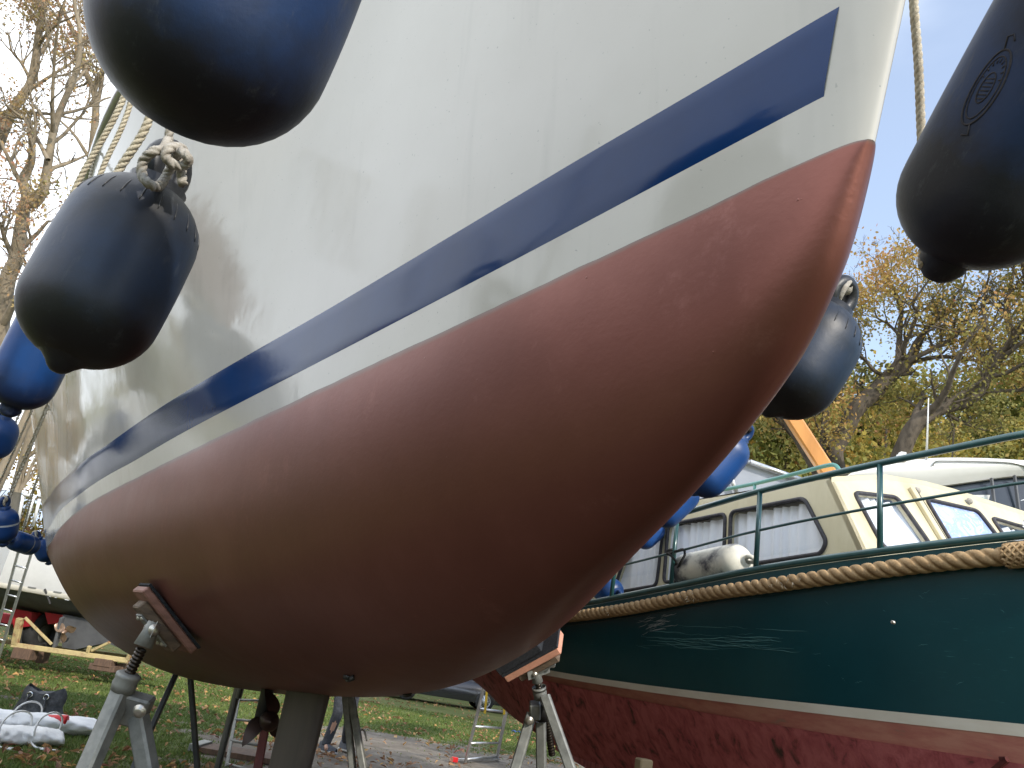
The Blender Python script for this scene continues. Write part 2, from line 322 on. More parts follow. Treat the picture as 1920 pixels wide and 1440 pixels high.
def link(name, mb, mat, parent=None, loc=None, attrs=None, kind=None):
    v = mb.verts()
    if parent is not None: org = ORG[parent.name]
    else:
        if loc is None: loc = (float(v[:, 0].mean()), float(v[:, 1].mean()), float(v[:, 2].min()))
        org = np.asarray(loc, float)
    me = bpy.data.meshes.new(name); me.from_pydata((v-org).tolist(), [], mb.f); me.update()
    me.polygons.foreach_set('use_smooth', mb.sm)
    if attrs:
        for k, a in attrs.items():
            at = me.attributes.new(k, 'FLOAT', 'POINT'); at.data.foreach_set('value', np.asarray(a, np.float32))
    me.materials.append(mat); o = bpy.data.objects.new(name, me); COL.objects.link(o)
    if parent is not None: o.parent = parent
    else: o.location = org.tolist()
    ORG[o.name] = org
    if kind: o['kind'] = kind
    return o
def fast_mesh(name, v, nper, mat, org, tint=None, parent=None, kind=None):
    """v: (N*nper,3) polygons of nper verts"""
    me = bpy.data.meshes.new(name); n = len(v)//nper
    me.vertices.add(len(v)); me.vertices.foreach_set('co', (v-org).astype(np.float32).ravel())
    me.loops.add(len(v)); me.loops.foreach_set('vertex_index', np.arange(len(v), dtype=np.int32))
    me.polygons.add(n); me.polygons.foreach_set('loop_start', np.arange(0, len(v), nper, dtype=np.int32)); me.polygons.foreach_set('loop_total', np.full(n, nper, dtype=np.int32))
    me.update(calc_edges=True)
    if tint is not None:
        at = me.attributes.new('tint', 'FLOAT', 'POINT'); at.data.foreach_set('value', np.repeat(tint, nper).astype(np.float32))
    me.materials.append(mat); o = bpy.data.objects.new(name, me); COL.objects.link(o)
    if parent is not None: o.parent = parent
    else: o.location = list(map(float, org))
    ORG[o.name] = np.asarray(org, float)
    if kind: o['kind'] = kind
    return o
def tag(o, label, cat, group=None):
    o['label'] = label; o['category'] = cat
    if group: o['group'] = group
    return o
def thing(name, loc, label, cat, group=None):
    o = bpy.data.objects.new(name, None); COL.objects.link(o); o.location = [float(x) for x in loc]; o.empty_display_size = .1
    ORG[o.name] = np.asarray(loc, float); return tag(o, label, cat, group)
def struct(o): o['kind'] = 'structure'; return o
def copy_tree(o, parent=None):
    c = o.copy(); COL.objects.link(c)
    if parent is not None: c.parent = parent
    ORG[c.name] = ORG[o.name]
    for ch in list(o.children):
        if ch is not c: copy_tree(ch, c)
    return c
def smooth_path(P, n=8, closed=False):
    """Catmull-Rom resampling"""
    P = np.asarray(P, float); out = []; N = len(P)
    if closed: idx = range(N)
    else: idx = range(N-1)
    for i in idx:
        if closed: p0, p1, p2, p3 = P[(i-1) % N], P[i], P[(i+1) % N], P[(i+2) % N]
        else: p0, p1, p2, p3 = P[max(i-1, 0)], P[i], P[i+1], P[min(i+2, N-1)]
        for t in np.linspace(0, 1, n, endpoint=False):
            out.append(.5*((2*p1)+(-p0+p2)*t+(2*p0-5*p1+4*p2-p3)*t*t+(-p0+3*p1-3*p2+p3)*t**3))
    if not closed: out.append(P[-1])
    return np.array(out)
def rope(mb, path, r, lay=2.4, lobes=3, seg=18, dens=None):
    """a laid rope: three strands twisting round each other"""
    path = np.asarray(path, float); d = np.r_[0, np.cumsum(np.linalg.norm(np.diff(path, axis=0), axis=1))]
    step = dens or r*.55; n = max(4, int(d[-1]/step)); x = np.linspace(0, d[-1], n)
    p = np.stack([np.interp(x, d, path[:, k]) for k in range(3)], 1)
    th = np.linspace(0, 2*np.pi, seg, endpoint=False)
    ph = (th*lobes/(2*np.pi)) % 1.0
    rr = .70+.30*np.sqrt(np.clip(1-(2*ph-1)**2, 0, 1))
    pr = np.stack([np.cos(th)*rr, np.sin(th)*rr], 1)*r
    mb.sweep(p, pr, twist=x*2*np.pi/(lay*2*r))
def pchip(xk, yk, x):
    xk = np.asarray(xk, float); yk = np.asarray(yk, float); x = np.asarray(x, float)
    h = np.diff(xk); d = np.diff(yk)/h; m = np.zeros_like(yk)
    for i in range(1, len(xk)-1):
        if d[i-1]*d[i] > 0:
            w1 = 2*h[i]+h[i-1]; w2 = h[i]+2*h[i-1]; m[i] = (w1+w2)/(w1/d[i-1]+w2/d[i])
    m[0] = d[0]; m[-1] = d[-1]
    i = np.clip(np.searchsorted(xk, x)-1, 0, len(xk)-2); t = (x-xk[i])/h[i]; t2 = t*t; t3 = t2*t
    return (2*t3-3*t2+1)*yk[i]+(t3-2*t2+t)*h[i]*m[i]+(-2*t3+3*t2)*yk[i+1]+(t3-t2)*h[i]*m[i+1]
# ============================================================ GROUND
def dirtmask(x, y):
    """1 = bare trodden earth, 0 = grass"""
    x = np.asarray(x, float); y = np.asarray(y, float)
    c = 12.2 - .10*x; w = 4.3 + .25*np.clip(x, -3, 4)
    m = 1-np.clip((np.abs(y-c)-w*.55)/(w*.75), 0, 1)
    side = np.clip((x+4.4)/2.8, 0, 1); m = m*side
    under = 1-np.clip((np.hypot((x-1.8)/2.2, (y-5)/5.5)-.75)/.4, 0, 1)
    return np.maximum(m, under)
def bouncecutmask(x, y):  # ground darkened in colour under the yacht to cut bounce light on its bottom
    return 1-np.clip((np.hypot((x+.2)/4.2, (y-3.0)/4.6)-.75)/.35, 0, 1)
def nfield(x, y, s, seed=0.0):
    return np.array([mnoise.fractal(Vector((a*s+seed, b*s, seed)), 1.0, 2.0, 4) for a, b in zip(x, y)])
gx = np.unique(np.r_[np.linspace(-300, -16, 16), np.arange(-16, 12, .14), np.linspace(12, 300, 16)])
gy = np.unique(np.r_[np.linspace(-200, -2, 14), np.arange(-2, 4, .4), np.arange(4, 24, .14), np.linspace(24, 400, 26)])
GX, GY = np.meshgrid(gx, gy, indexing='ij'); X_, Y_ = GX.ravel(), GY.ravel()
near = (np.abs(X_+2) < 14.1) & (Y_ > -2) & (Y_ < 24.2)
nf = np.zeros(len(X_)); nf[near] = nfield(X_[near], Y_[near], .55); nf2 = np.zeros(len(X_)); nf2[near] = nfield(X_[near], Y_[near], 2.1, 9.)
dm = np.clip(dirtmask(X_, Y_)*1.15+nf*.55+nf2*.35-.10, 0, 1)
GZ = (nf2*.012+nf*.02)*near - dm*.012
g = MB(); g.grid(np.stack([GX, GY, GZ.reshape(GX.shape)], -1))
def mat_ground():
    m, n, p, o = new_mat('grass_and_earth')
    at = n.nodes.new('ShaderNodeAttribute'); at.attribute_name = 'dirt'
    x = noise_node(n, .9, 8, .7); gr = ramp(n, x.outputs['Fac'], [(.3, (.075, .095, .028)), (.5, (.11, .13, .042)), (.7, (.16, .15, .065))])
    y = noise_node(n, 3, 10, .75); dr = ramp(n, y.outputs['Fac'], [(.3, (.13, .11, .085)), (.5, (.20, .175, .145)), (.72, (.30, .27, .23))])
    z = noise_node(n, 7, 8, .8); ma = n.nodes.new('ShaderNodeMath'); ma.operation = 'MULTIPLY_ADD'; ma.inputs[1].default_value = .9; ma.inputs[2].default_value = -.45
    ad = n.nodes.new('ShaderNodeMath'); ad.operation = 'ADD'; n.links.new(z.outputs['Fac'], ma.inputs[0]); n.links.new(ma.outputs[0], ad.inputs[0]); n.links.new(at.outputs['Fac'], ad.inputs[1])
    rr = ramp(n, ad.outputs[0], [(.38, (0, 0, 0)), (.58, (1, 1, 1))])
    mxx = n.nodes.new('ShaderNodeMix'); mxx.data_type = 'RGBA'; n.links.new(rr.outputs[0], mxx.inputs['Factor']); n.links.new(gr.outputs[0], mxx.inputs['A']); n.links.new(dr.outputs[0], mxx.inputs['B'])
    am = n.nodes.new('ShaderNodeAttribute'); am.attribute_name = 'bounce_cut'; mr_ = ramp(n, y.outputs['Fac'], [(.3, (.045, .030, .020)), (.7, (.085, .062, .045))])  # added dark ground tone that dims the hull bottom above
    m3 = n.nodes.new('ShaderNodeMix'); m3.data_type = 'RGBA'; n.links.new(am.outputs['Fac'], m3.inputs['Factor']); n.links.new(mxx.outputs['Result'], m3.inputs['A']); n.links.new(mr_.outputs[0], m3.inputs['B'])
    n.links.new(m3.outputs['Result'], p.inputs['Base Color']); p.inputs['Roughness'].default_value = .95; p.inputs['Specular IOR Level'].default_value = .15
    b = n.nodes.new('ShaderNodeBump'); b.inputs['Strength'].default_value = .9; b.inputs['Distance'].default_value = .03
    w = noise_node(n, 18, 9, .75); n.links.new(w.outputs['Fac'], b.inputs['Height']); n.links.new(b.outputs[0], p.inputs['Normal']); return m
go = link('ground', g, mat_ground(), loc=(0, 0, 0), attrs={'dirt': dm, 'bounce_cut': np.clip(bouncecutmask(X_, Y_)+nf*.3, 0, 1)}); struct(go)
# ============================================================ THE SAILING YACHT
YP = {'b': [0.0128, 0.0512, 0.1568, 0.4002, 0.7158, 1.0658, 1.372, 1.5879, 1.5879, 1.191], 'k': [0.0, 0.1196, 0.2311, 0.3479, 0.4667, 0.5513, 0.5953, 0.6236, 0.6855, 0.4483, 0.02], 'p': [1.4966, 1.9958, 2.5239, 0.9914, 0.9914], 'q': [1.1355, 1.8342, 1.7689, 2.9352, 2.9352], 'f': [0.0934, 0.1607, 0.5101, 0.3678, 0.2691, 0.2629, 0.2872, 0.2872], 'rk': [0.3242, 0.0077], 'nr': 0.015, 'r': 0.0483, 'm': 3.0}
SB = [0, .12, .45, 1.2, 2.2, 3.4, 4.8, 6.2, 7.8, 10.2]; SK = [0, .06, .2, .5, 1.0, 1.8, 2.8, 4.0, 5.5, 7.0, 10.2]; SP = [0, 1.2, 3.0, 6.0, 10.2]; SF = [0, 1., 2., 3., 4., 5., 6.5, 10.2]
_a, _t = rad(-18.2796), rad(1.9691)
YA = np.array([math.sin(_a)*math.cos(_t), math.cos(_a)*math.cos(_t), -math.sin(_t)])      # aft
YN = np.array([-math.cos(_a), math.sin(_a), 0.0]); YZ = unit(np.cross(YA, YN)); YZ = YZ if YZ[2] > 0 else -YZ
YO = np.array([.2910, .5659, 1.9])
def yb(s): s = np.asarray(s, float); return pchip(SB, YP['b'], s)*np.sqrt(1-np.exp(-np.maximum(s, 0)/YP['nr']))
def yk(s): return np.maximum(pchip(SK, YP['k'], s), 1e-4)
def ysheer(s): return 1.27-.04*s+.003*s*s
def yw(S, n, z): S, n, z = np.broadcast_arrays(np.asarray(S, float), np.asarray(n, float), np.asarray(z, float)); return YO+S[..., None]*YA+n[..., None]*YN+z[..., None]*YZ
def yup(s, z):
    """topside point for station s and height z above the painted waterline -> (s, n, z)"""
    s = np.asarray(s, float); z = np.asarray(z, float)
    s2 = s-(YP['rk'][0]*z+YP['rk'][1]*z*z)*np.exp(-s/3.)
    return s2, yb(s)*(1+z*pchip(SF, YP['f'], s)), z
def ylow(s, x):
    """underbody point, x = 0 waterline .. 1 keel"""
    b = yb(s); k = yk(s); p = pchip(SP, YP['p'], s); q = pchip(SP, YP['q'], s); r = np.minimum(YP['r'], b*.9)
    n = (b-r)*np.clip(1-x**p, 0, 1)**(1/q)+r*np.clip(1-x**YP['m'], 0, 1)**.5
    return s, n, -x*k
KEELX = 3.55
yroot = yw(KEELX, 0, 0); yacht = thing('sailing_yacht', (yroot[0], yroot[1], 0), 'large white sailing yacht with navy stripe and copper red bottom, propped on stands', 'sailing yacht')
su = np.linspace(0, 1, 260)**1.9*10.2
# underbody: port waterline -> keel -> starboard waterline
nt_ = 56; xs = np.sin(np.linspace(0, 1, nt_)*np.pi/2)
S2, X2 = np.meshgrid(su, xs, indexing='ij')
s_, n_, z_ = ylow(S2, X2)
wob = np.array([mnoise.fractal(Vector((float(a)*9, 3.3, 0)), 1, 2, 4) for a in su])*.0022
z_ = z_ + (1-X2)**3*wob[:, None]; n_ = n_+.0009
stb = yw(s_, n_, z_); prt = yw(s_, -n_, z_)
G = np.concatenate([prt[:, :-1], stb[:, ::-1]], 1)
edge = np.concatenate([X2[:, :-1], X2[:, ::-1]], 1); kk = yk(su)[:, None]
edge = np.clip(1-(edge*kk)/.0035, 0, 1)
mb = MB(); mb.grid(G); under = link('underbody', mb, m_anti, yacht, attrs={'edge': edge.ravel()})
under['label'] = 'copper red antifouled bottom'
# topsides ring: starboard stern -> bow -> port stern
zz = np.linspace(0, 1, 40)
def top_pt(s, zf, side, off=0.0):
    lo_ = -.02*np.clip(s/.4, 0, 1); a, b, c = yup(s, lo_+(ysheer(s)-lo_)*zf); return yw(a, side*(b+off), c)
Sg, Zg = np.meshgrid(su, zz, indexing='ij')
st_ = top_pt(Sg, Zg, 1); pt_ = top_pt(Sg[1:], Zg[1:], -1)
mb = MB(); mb.grid(np.concatenate([st_[::-1], pt_], 0)); link('topsides', mb, m_gel, yacht)
# transom
mb = MB(); a = top_pt(su[-1:], zz[:, None], 1)[:, 0]; b = top_pt(su[-1:], zz[:, None], -1)[:, 0]
lo_s = G[-1]; mb.grid(np.stack([a, b], 1)); mb.add(lo_s, [tuple(range(len(lo_s)))]); link('transom', mb, m_gel, yacht)
# deck
mb = MB(); dk = []
for s in np.linspace(0.02, 10.2, 60):
    a, b, c = yup(s, ysheer(s)-.01); row = [yw(a, b*t, c+.06*(1-t*t)*min(1, s)) for t in np.linspace(-1, 1, 9)]; dk.append(row)
mb.grid(np.array(dk)); link('deck', mb, m_white, yacht)
# boot stripe, one per side, a strip of vinyl standing proud
BLs, BLz = [0, .1, 1.2, 2.4, 2.8, 3.3, 4.0, 4.6, 6, 10.2], [.062, .062, .062, .055, .059, .061, .078, .089, .10, .12]
BUs, BUz = [0, .05, .2, .45, .8, 1.3, 2.0, 2.6, 3.3, 4.2, 5.1, 6, 10.2], [.152, .154, .158, .166, .170, .173, .162, .163, .181, .221, .262, .28, .3]
ss = .0485+np.linspace(0, 1, 240)**1.7*10.1
mb = MB()
for side in (1, -1):
    tt = np.linspace(0, 1, 10); SS, TT = np.meshgrid(ss, tt, indexing='ij')
    SS = SS+.006*TT*np.exp(-SS*8)
    zl, zu = pchip(BLs, BLz, SS), pchip(BUs, BUz, SS); ZZ = zl+(zu-zl)*TT
    a, b, c = yup(SS, ZZ); P_ = yw(a, side*(b+.0014), c); P_[:, 0] = yw(*yup(SS[:, 0], ZZ[:, 0]-.0004)[:1], side*(b[:, 0]+.0), c[:, 0]-.0004); P_[:, -1] = yw(a[:, -1], side*b[:, -1], c[:, -1]+.0004)
    mb = MB(); mb.grid(P_ if side > 0 else P_[:, ::-1]); link('boot_stripe', mb, m_stripe, yacht)
# toe rail
mb = MB()
for side in (1, -1):
    s = np.linspace(.0, 10.1, 90)+.0; a, b, c = yup(s, ysheer(s)); P_ = yw(a, side*(b+.004), c+.012); mb = MB(); mb.tube(P_, .02, 8); link('toe_rail', mb, m_alu, yacht)
# pulpit and lifelines
mb = MB(); pul = []
for side in (1, -1):
    for s in (.1, .9, 1.8):
        a, b, c = yup(s, ysheer(s)); p0 = yw(a, side*b*.94, c); p1 = p0+V(0, 0, .6); mb.tube([p0, p1], .0125, 8)
        pul.append((side, s, p1))
P_ = [p for sd_, s, p in pul if sd_ == 1][::-1]+[yw(-.42, 0, 1.9)]+[p for sd_, s, p in pul if sd_ == -1]
mb.tube(smooth_path(P_, 8), .0125, 8); link('pulpit', mb, m_chrome, yacht)
for side in (1, -1):
    prev = None
    for s in (1.8, 3.6, 5.4, 7.2, 9.4):
        a, b, c = yup(s, ysheer(s)); p0 = yw(a, side*b*.95, c); p1 = p0+V(0, 0, .6)
        if s > 2: mb = MB(); mb.tube([p0, p1], .0125, 8); link('stanchion', mb, m_chrome, yacht)
        if prev is not None: mb = MB(); mb.tube([prev, p1], .003, 5); link('lifeline', mb, m_chrome, yacht)
        prev = p1
# fin keel
def fin(c_le, c_te, zt, zb, thick, sweep, mat, name, nlev=14, fil=.05):
    lev = np.linspace(0, 1, nlev)**1.4; rows = []
    for l in lev:
        z = zt+(zb-zt)*l; le = c_le+sweep*l; te = c_te+sweep*.55*l; ch = te-le; th = np.linspace(0, 2*np.pi, 36, endpoint=False)
        xx = .5-.5*np.cos(th); yy = thick*.5*(2.6*np.sqrt(np.clip(xx, 0, 1))*(1-xx)**.85)*np.sign(np.sin(th))
        f = 1+ (fil/(l+.035)*.035*2.6 if l < .2 else 0); rows.append([yw(le+ch*x_-(f-1)*.25*(1-2*x_), y_*f*(1-.25*l), z) for x_, y_ in zip(xx, yy)])
    mb = MB(); mb.grid(np.array(rows), wrap=True); mb.add(np.array(rows[-1]), [tuple(range(36))]); return link(name, mb, mat, yacht)
fin(2.42, 3.5, -.50, -1.62, .095, .24, m_oldkeel, 'fin_keel')
# saildrive leg, propeller, skeg and rudder
mb = MB(); mb.sweep([yw(4.45, 0, -.45), yw(4.47, 0, -.66), yw(4.48, 0, -.80)], [(.07*math.cos(t), .036*math.sin(t)) for t in np.linspace(0, 2*np.pi, 16, endpoint=False)], up=YN); link('saildrive_leg', mb, m_galvdark, yacht)
hubc = yw(4.38, -.04, -.80)
prop = MB(); prop.lathe(hubc, -YA, [(.0, -.16), (.045, -.14), (.055, -.05), (.05, .05), (.035, .1), (.0, .13)], 18)
propo = link('propeller', prop, m_darkbronze, yacht)
for k in range(3):
    an = rad(100+120*k); d = math.cos(an)*YN+math.sin(an)*YZ; e = np.cross(YA, d); rows = []
    for t in np.linspace(0, 1, 10):
        r_ = .03+.135*t; w_ = .075*math.sin(math.pi*min(1, .12+t*.93))**.7+.008; pitch_ = rad(38+22*t); rk = .10*t*t
        cen = hubc+d*r_*math.cos(rk*4)-e*.09*t*t; row = []
        for q in np.linspace(-1, 1, 7):
            row.append(cen+(e*math.sin(pitch_)+YA*math.cos(pitch_))*q*w_*.75)
        rows.append(row)
    b1 = MB(); Gb = np.array(rows); off = YA*.007; b1.grid(Gb); b1.grid((Gb+off)[:, ::-1]); link('blade', b1, m_darkbronze, propo)
fin(6.6, 6.95, -.45, -.8, .06, .1, m_galvdark, 'skeg', fil=.02); fin(6.95, 7.5, -.40, -1.75, .06, .12, m_galvdark, 'rudder', fil=0)
# transducer and skin fitting
for (s, n0, r_, w_) in ((1.5, .10, .014, .5), (1.72, -.10, .012, .3)):
    x = .985; base = yw(s, n0, -yk(s)*.985); mb = MB(); mb.lathe(base, -YZ, [(.0, -.01), (r_, -.01), (r_, .001), (r_*.7, .002), (0, .001)], 18); mb.sweep([base-YA*.05+YZ*.004, base-YZ*.001, base+YA*.03], [(.006, -.002), (.006, .002), (-.006, .002), (-.006, -.002)], up=YN); link('skin_fitting', mb, m_black, yacht)
# ============================================================ FENDERS
def fender(name, top, bot, r, mat, label, group, ropemat=None, rope_top=None, rope_r=.006, rope_mat_end=None, seg=40, lug=1.0, capmat=None, lugdir=None, ribs=False, lugb=None):
    lugb = lug if lugb is None else lugb
    top = np.asarray(top, float); bot = np.asarray(bot, float); ax = unit(top-bot); ln = np.linalg.norm(top-bot); mid = (top+bot)/2
    e = thing(name, mid, label, 'fender', group)
    vy = C0-mid; vy = unit(vy-ax*np.dot(vy, ax)); vx = np.cross(vy, ax); qm = np.stack([vx, vy, ax], 1); e.rotation_euler = Matrix(qm.tolist()).to_euler()
    # build in local frame (z up the fender)
    h = ln/2; cyl = h; prof = []
    for t in np.linspace(0, np.pi/2, 12): prof.append((r*math.sin(t)**.92, -cyl+r*.95*(1-math.cos(t))))
    n_mid = 8
    for t in np.linspace(0, 1, n_mid)[1:-1]: prof.append((r*(1+.012*math.sin(t*math.pi)), (-cyl+r*.95)*(1-t)+(cyl-r*.95)*t))
    for t in np.linspace(np.pi/2, 0, 12): prof.append((r*math.sin(t)**.92, cyl-r*.95*(1-math.cos(t))))
    def lk(nm, mb, m, par=e):
        v = mb.verts(); me = bpy.data.meshes.new(nm); me.from_pydata(v.tolist(), [], mb.f); me.update(); me.polygons.foreach_set('use_smooth', mb.sm)
        me.materials.append(m); o = bpy.data.objects.new(nm, me); COL.objects.link(o); o.parent = par; ORG[o.name] = ORG[e.name]; return o
    b = MB(); b.lathe((0, 0, 0), (0, 0, 1), prof, seg); body = lk('body', b, mat)
    top_lug = lug
    for sg in (-1, 1):
        lug = top_lug if sg > 0 else lugb
        if lug <= 0: continue
        b = MB(); w = .03*lug
        if sg < 0:
            b.lathe((0, 0, 0), (0, 0, 1), [(r*.50, -(cyl-r*.15)), (r*.30, -(cyl-r*.02)), (w*1.1, -(cyl+.006)), (w*.8, -(cyl+.020*lug)), (w*.45, -(cyl+.028*lug)), (0, -(cyl+.03*lug))], 24); lk('tip', b, capmat or mat); continue
        b.lathe((0, 0, 0), (0, 0, 1), [(r*.62, sg*(cyl-r*.30)), (r*.42, sg*(cyl-r*.10)), (w*1.15, sg*(cyl+.006)), (w*.85, sg*(cyl+.012))], 24)
        th = np.linspace(0, 2*np.pi, 22, endpoint=False); rr_ = .024*lug
        ring = np.stack([np.cos(th)*rr_*math.cos(.75), np.cos(th)*rr_*math.sin(.75), sg*(cyl+.010+rr_*.9)+np.sin(th)*rr_*1.15], 1)
        b.tube(ring, .0135*lug, 12, closed=True); lk('eye', b, capmat or mat)
    lug = top_lug; h = cyl+.045*lug
    if ribs:
        b = MB()
        for k in range(22):
            a = 2*np.pi*k/22; pts = [(r*math.sin(t)*math.cos(a)*1.004, r*math.sin(t)*math.sin(a)*1.004, cyl-r*.95*(1-math.cos(t))) for t in np.linspace(.95, 1.35, 5)]
            b.tube(pts, [.0006, .0016, .0018, .0016, .0006], 6)
        lk('moulded_ribs', b, capmat or mat)['kind'] = 'stuff'
    if rope_top is not None:
        b = MB(); s0 = top-ax*.02; b2 = MB(); rt = np.asarray(rope_top, float)
        pts = np.array([s0+(rt-s0)*t+V(0, 0, -.02*math.sin(math.pi*t)) for t in np.linspace(0, 1, 12)])
        q = qm; loc = (pts-mid)@q
        rope(b, loc, rope_r, dens=rope_r*.8 if rope_r*1442/np.linalg.norm(mid-C0) > 4 else rope_r*3, seg=12)
        th = np.linspace(0, 2*np.pi, 14, endpoint=False); b.tube(np.stack([np.cos(th)*.004, np.cos(th)*.02*lug, h-.010+np.sin(th)*.024*lug], 1), rope_r, 8, closed=True)
        b.lathe((0, 0, h-.005), (0, 0, 1), [(0, -.008), (rope_r*2.0, 0), (rope_r*2.3, .014), (rope_r*1.6, .03), (0, .034)], 10); lk('hanging_rope', b, ropemat or m_ropegrey)
    return e
gS = 'fenders hung along the near side of the yacht'; gP = 'fenders hung along the far side of the yacht'
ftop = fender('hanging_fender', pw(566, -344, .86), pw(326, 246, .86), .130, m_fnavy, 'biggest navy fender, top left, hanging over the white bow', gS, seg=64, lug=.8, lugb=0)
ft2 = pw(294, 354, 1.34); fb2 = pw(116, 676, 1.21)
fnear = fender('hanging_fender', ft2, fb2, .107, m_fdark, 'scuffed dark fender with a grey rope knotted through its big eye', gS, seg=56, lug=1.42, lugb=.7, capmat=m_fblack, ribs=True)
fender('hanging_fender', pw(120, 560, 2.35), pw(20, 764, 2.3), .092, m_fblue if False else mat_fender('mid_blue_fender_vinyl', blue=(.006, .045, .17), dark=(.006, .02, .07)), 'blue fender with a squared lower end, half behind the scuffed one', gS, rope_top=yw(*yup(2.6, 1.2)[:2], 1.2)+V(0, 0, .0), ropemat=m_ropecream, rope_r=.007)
def vert_up(p, z): return V(p[0], p[1], z)
specs = [((6, 780), (-22, 858), 3.5, .085, 'small bright blue fender cut by the left picture edge', None),
         ((8, 952), (6, 1016), 4.4, .075, 'blue fender with grey lower half, leftmost of the low row', m_fgrey),
         ((20, 1010), (66, 1026), 5.2, .068, 'blue fender lying over on its side above the ladder boat', m_fgrey),
         ((72, 1012), (92, 1052), 5.6, .062, 'small blue fender tucked against the stern curve of the yacht', None)]
for k, (a, b, w, r_, lb, cp) in enumerate(specs):
    A_, B_ = pw(*a, w), pw(*b, w+.02)
    if k == 2: B_ = pw(*b, w+.25)
    f = fender('hanging_fender', A_, B_, r_, m_fblue, lb, gS, rope_top=V(A_[0]+.05, A_[1], 3.0), ropemat=m_ropecream, rope_r=.008, seg=24, capmat=m_fblue)
    if cp:
        body = [c for c in f.children if c.name.startswith('body')][0]
        hh = np.linalg.norm(A_-B_)/2; mb = MB(); mb.lathe((0, 0, 0), (0, 0, 1), [(r_*1.01, -hh*.05), (r_*1.012, -hh+r_*.9+.05), (r_*.72, -hh+r_*.3+.05), (0, -hh+.045)], 24)
        me = bpy.data.meshes.new('grey_sleeve'); me.from_pydata(mb.verts().tolist(), [], mb.f); me.update(); me.polygons.foreach_set('use_smooth', mb.sm); me.materials.append(m_fgrey); o = bpy.data.objects.new('grey_sleeve', me); COL.objects.link(o); o.parent = f
# right-hand fender close to the lens
fR = fender('hanging_fender', pw(2190, -220, 1.02), pw(1768, 492, 1.24), .123, m_fnavy, 'large navy fender on the right with an oval moulded badge, against the sky', gP, seg=64, lug=1.1)
# its moulded oval badge (worn relief, no readable lettering)
def on_fender(ax_a, ax_b, r, x, y):
    """first hit of the view ray with the cylinder a-b"""
    d = unit(ray(x, y)); u = unit(ax_b-ax_a); w = C0-ax_a; dd = d-u*np.dot(d, u); ww = w-u*np.dot(w, u)
    A_ = dd@dd; B_ = 2*dd@ww; C_ = ww@ww-r*r; t = (-B_-math.sqrt(max(0, B_*B_-4*A_*C_)))/(2*A_); return C0+d*t
pa, pb = pw(2190, -220, 1.02), pw(1768, 492, 1.24)
bc = on_fender(pa, pb, .1235, 1849, 165); axx = unit(pa-pb); nn_ = unit((bc-pa)-axx*np.dot(bc-pa, axx)); tt_ = np.cross(axx, nn_)
def badge_pt(u, v, rr=.1245):       # u along the axis, v round the fender
    a = v/rr; c_ = pa+axx*np.dot(bc-pa, axx)+axx*u; return c_+rr*(math.cos(a)*nn_+math.sin(a)*tt_)
mb = MB(); m_badge = M('worn_fender_badge', (.030, .028, .036), (.05, .046, .055), scale=60, rough=.7, bump=1, bscale=120)
for (ru, rv, th_) in ((.052, .021, .0016), (.043, .0165, .0011), (.021, .009, .0011)):
    mb.tube([badge_pt(ru*math.cos(t), rv*math.sin(t)) for t in np.linspace(0, 2*np.pi, 48, endpoint=False)], th_, 6, closed=True)
rows = [[badge_pt(.052*q*math.cos(t), .021*q*math.sin(t), .1238) for t in np.linspace(0, 2*np.pi, 40, endpoint=False)] for q in (.02, .35, .7, 1)]
mb.grid(np.array(rows), wrap=True)
for k in range(9):
    t = -1.2+k*.3; mb.tube([badge_pt(.034*math.cos(t), .0125*math.sin(t)), badge_pt(.040*math.cos(t), .0155*math.sin(t))], .0011, 5)
for k in range(6): mb.tube([badge_pt(-.016+.0055*k, -.006), badge_pt(-.014+.0055*k, .006)], .0010, 5)
mb.tube([badge_pt(.052, -.004), badge_pt(.068, -.010), badge_pt(.072, -.002), badge_pt(.064, .004)], .0014, 6); mb.tube([badge_pt(-.050, .006), badge_pt(-.064, .012), badge_pt(-.066, .002)], .0014, 6)
v = mb.verts(); q = np.array(fR.rotation_euler.to_matrix()); me = bpy.data.meshes.new('moulded_badge'); me.from_pydata(((v-ORG[fR.name])@q).tolist(), [], mb.f); me.update(); me.polygons.foreach_set('use_smooth', mb.sm); me.materials.append(m_badge)
o = bpy.data.objects.new('moulded_badge', me); COL.objects.link(o); o.parent = fR
# rope beside it
rp = smooth_path([pw(1708, -160, 1.30), pw(1713, 0, 1.31), pw(1722, 120, 1.32), pw(1728, 260, 1.33), pw(1736, 380, 1.30), pw(1730, 500, 1.24)], 8)
mb = MB(); rope(mb, rp, .0078, dens=.003); tag(link('fender_rope', mb, m_ropecream, loc=rp[-1]), 'cream three-strand rope running down beside the right-hand fender', 'rope')
# knot of grey rope on the near fender
def kp(x, y, dw): return pw(x, y, 1.225+dw)
loop = smooth_path([kp(316, 262, .03), kp(306, 280, -.02), kp(288, 284, -.035), kp(270, 300, -.03), kp(266, 325, -.03), kp(277, 343, -.035), kp(294, 350, -.01), kp(306, 340, .04), kp(318, 318, .05), kp(326, 296, .02), kp(338, 284, -.02), kp(350, 292, -.03), kp(352, 305, -.02), kp(338, 312, -.02), kp(322, 306, -.03), kp(310, 292, -.035), kp(318, 278, -.03), kp(334, 276, -.01), kp(345, 284, .02), kp(344, 304, .02), kp(340, 322, .0), kp(343, 346, -.01)], 8)
mb = MB(); rope(mb, loop, .0082, dens=.0035, seg=15)
l2 = smooth_path([kp(316, 262, .03), kp(322, 200, .03), kp(330, 60, .03), kp(345, -250, .05)], 6); rope(mb, l2, .0075, dens=.004)
tag(link('knotted_rope', mb, m_ropegrey, loc=loop[0]), 'frayed grey rope tied in a lumpy knot above the scuffed fender', 'rope')
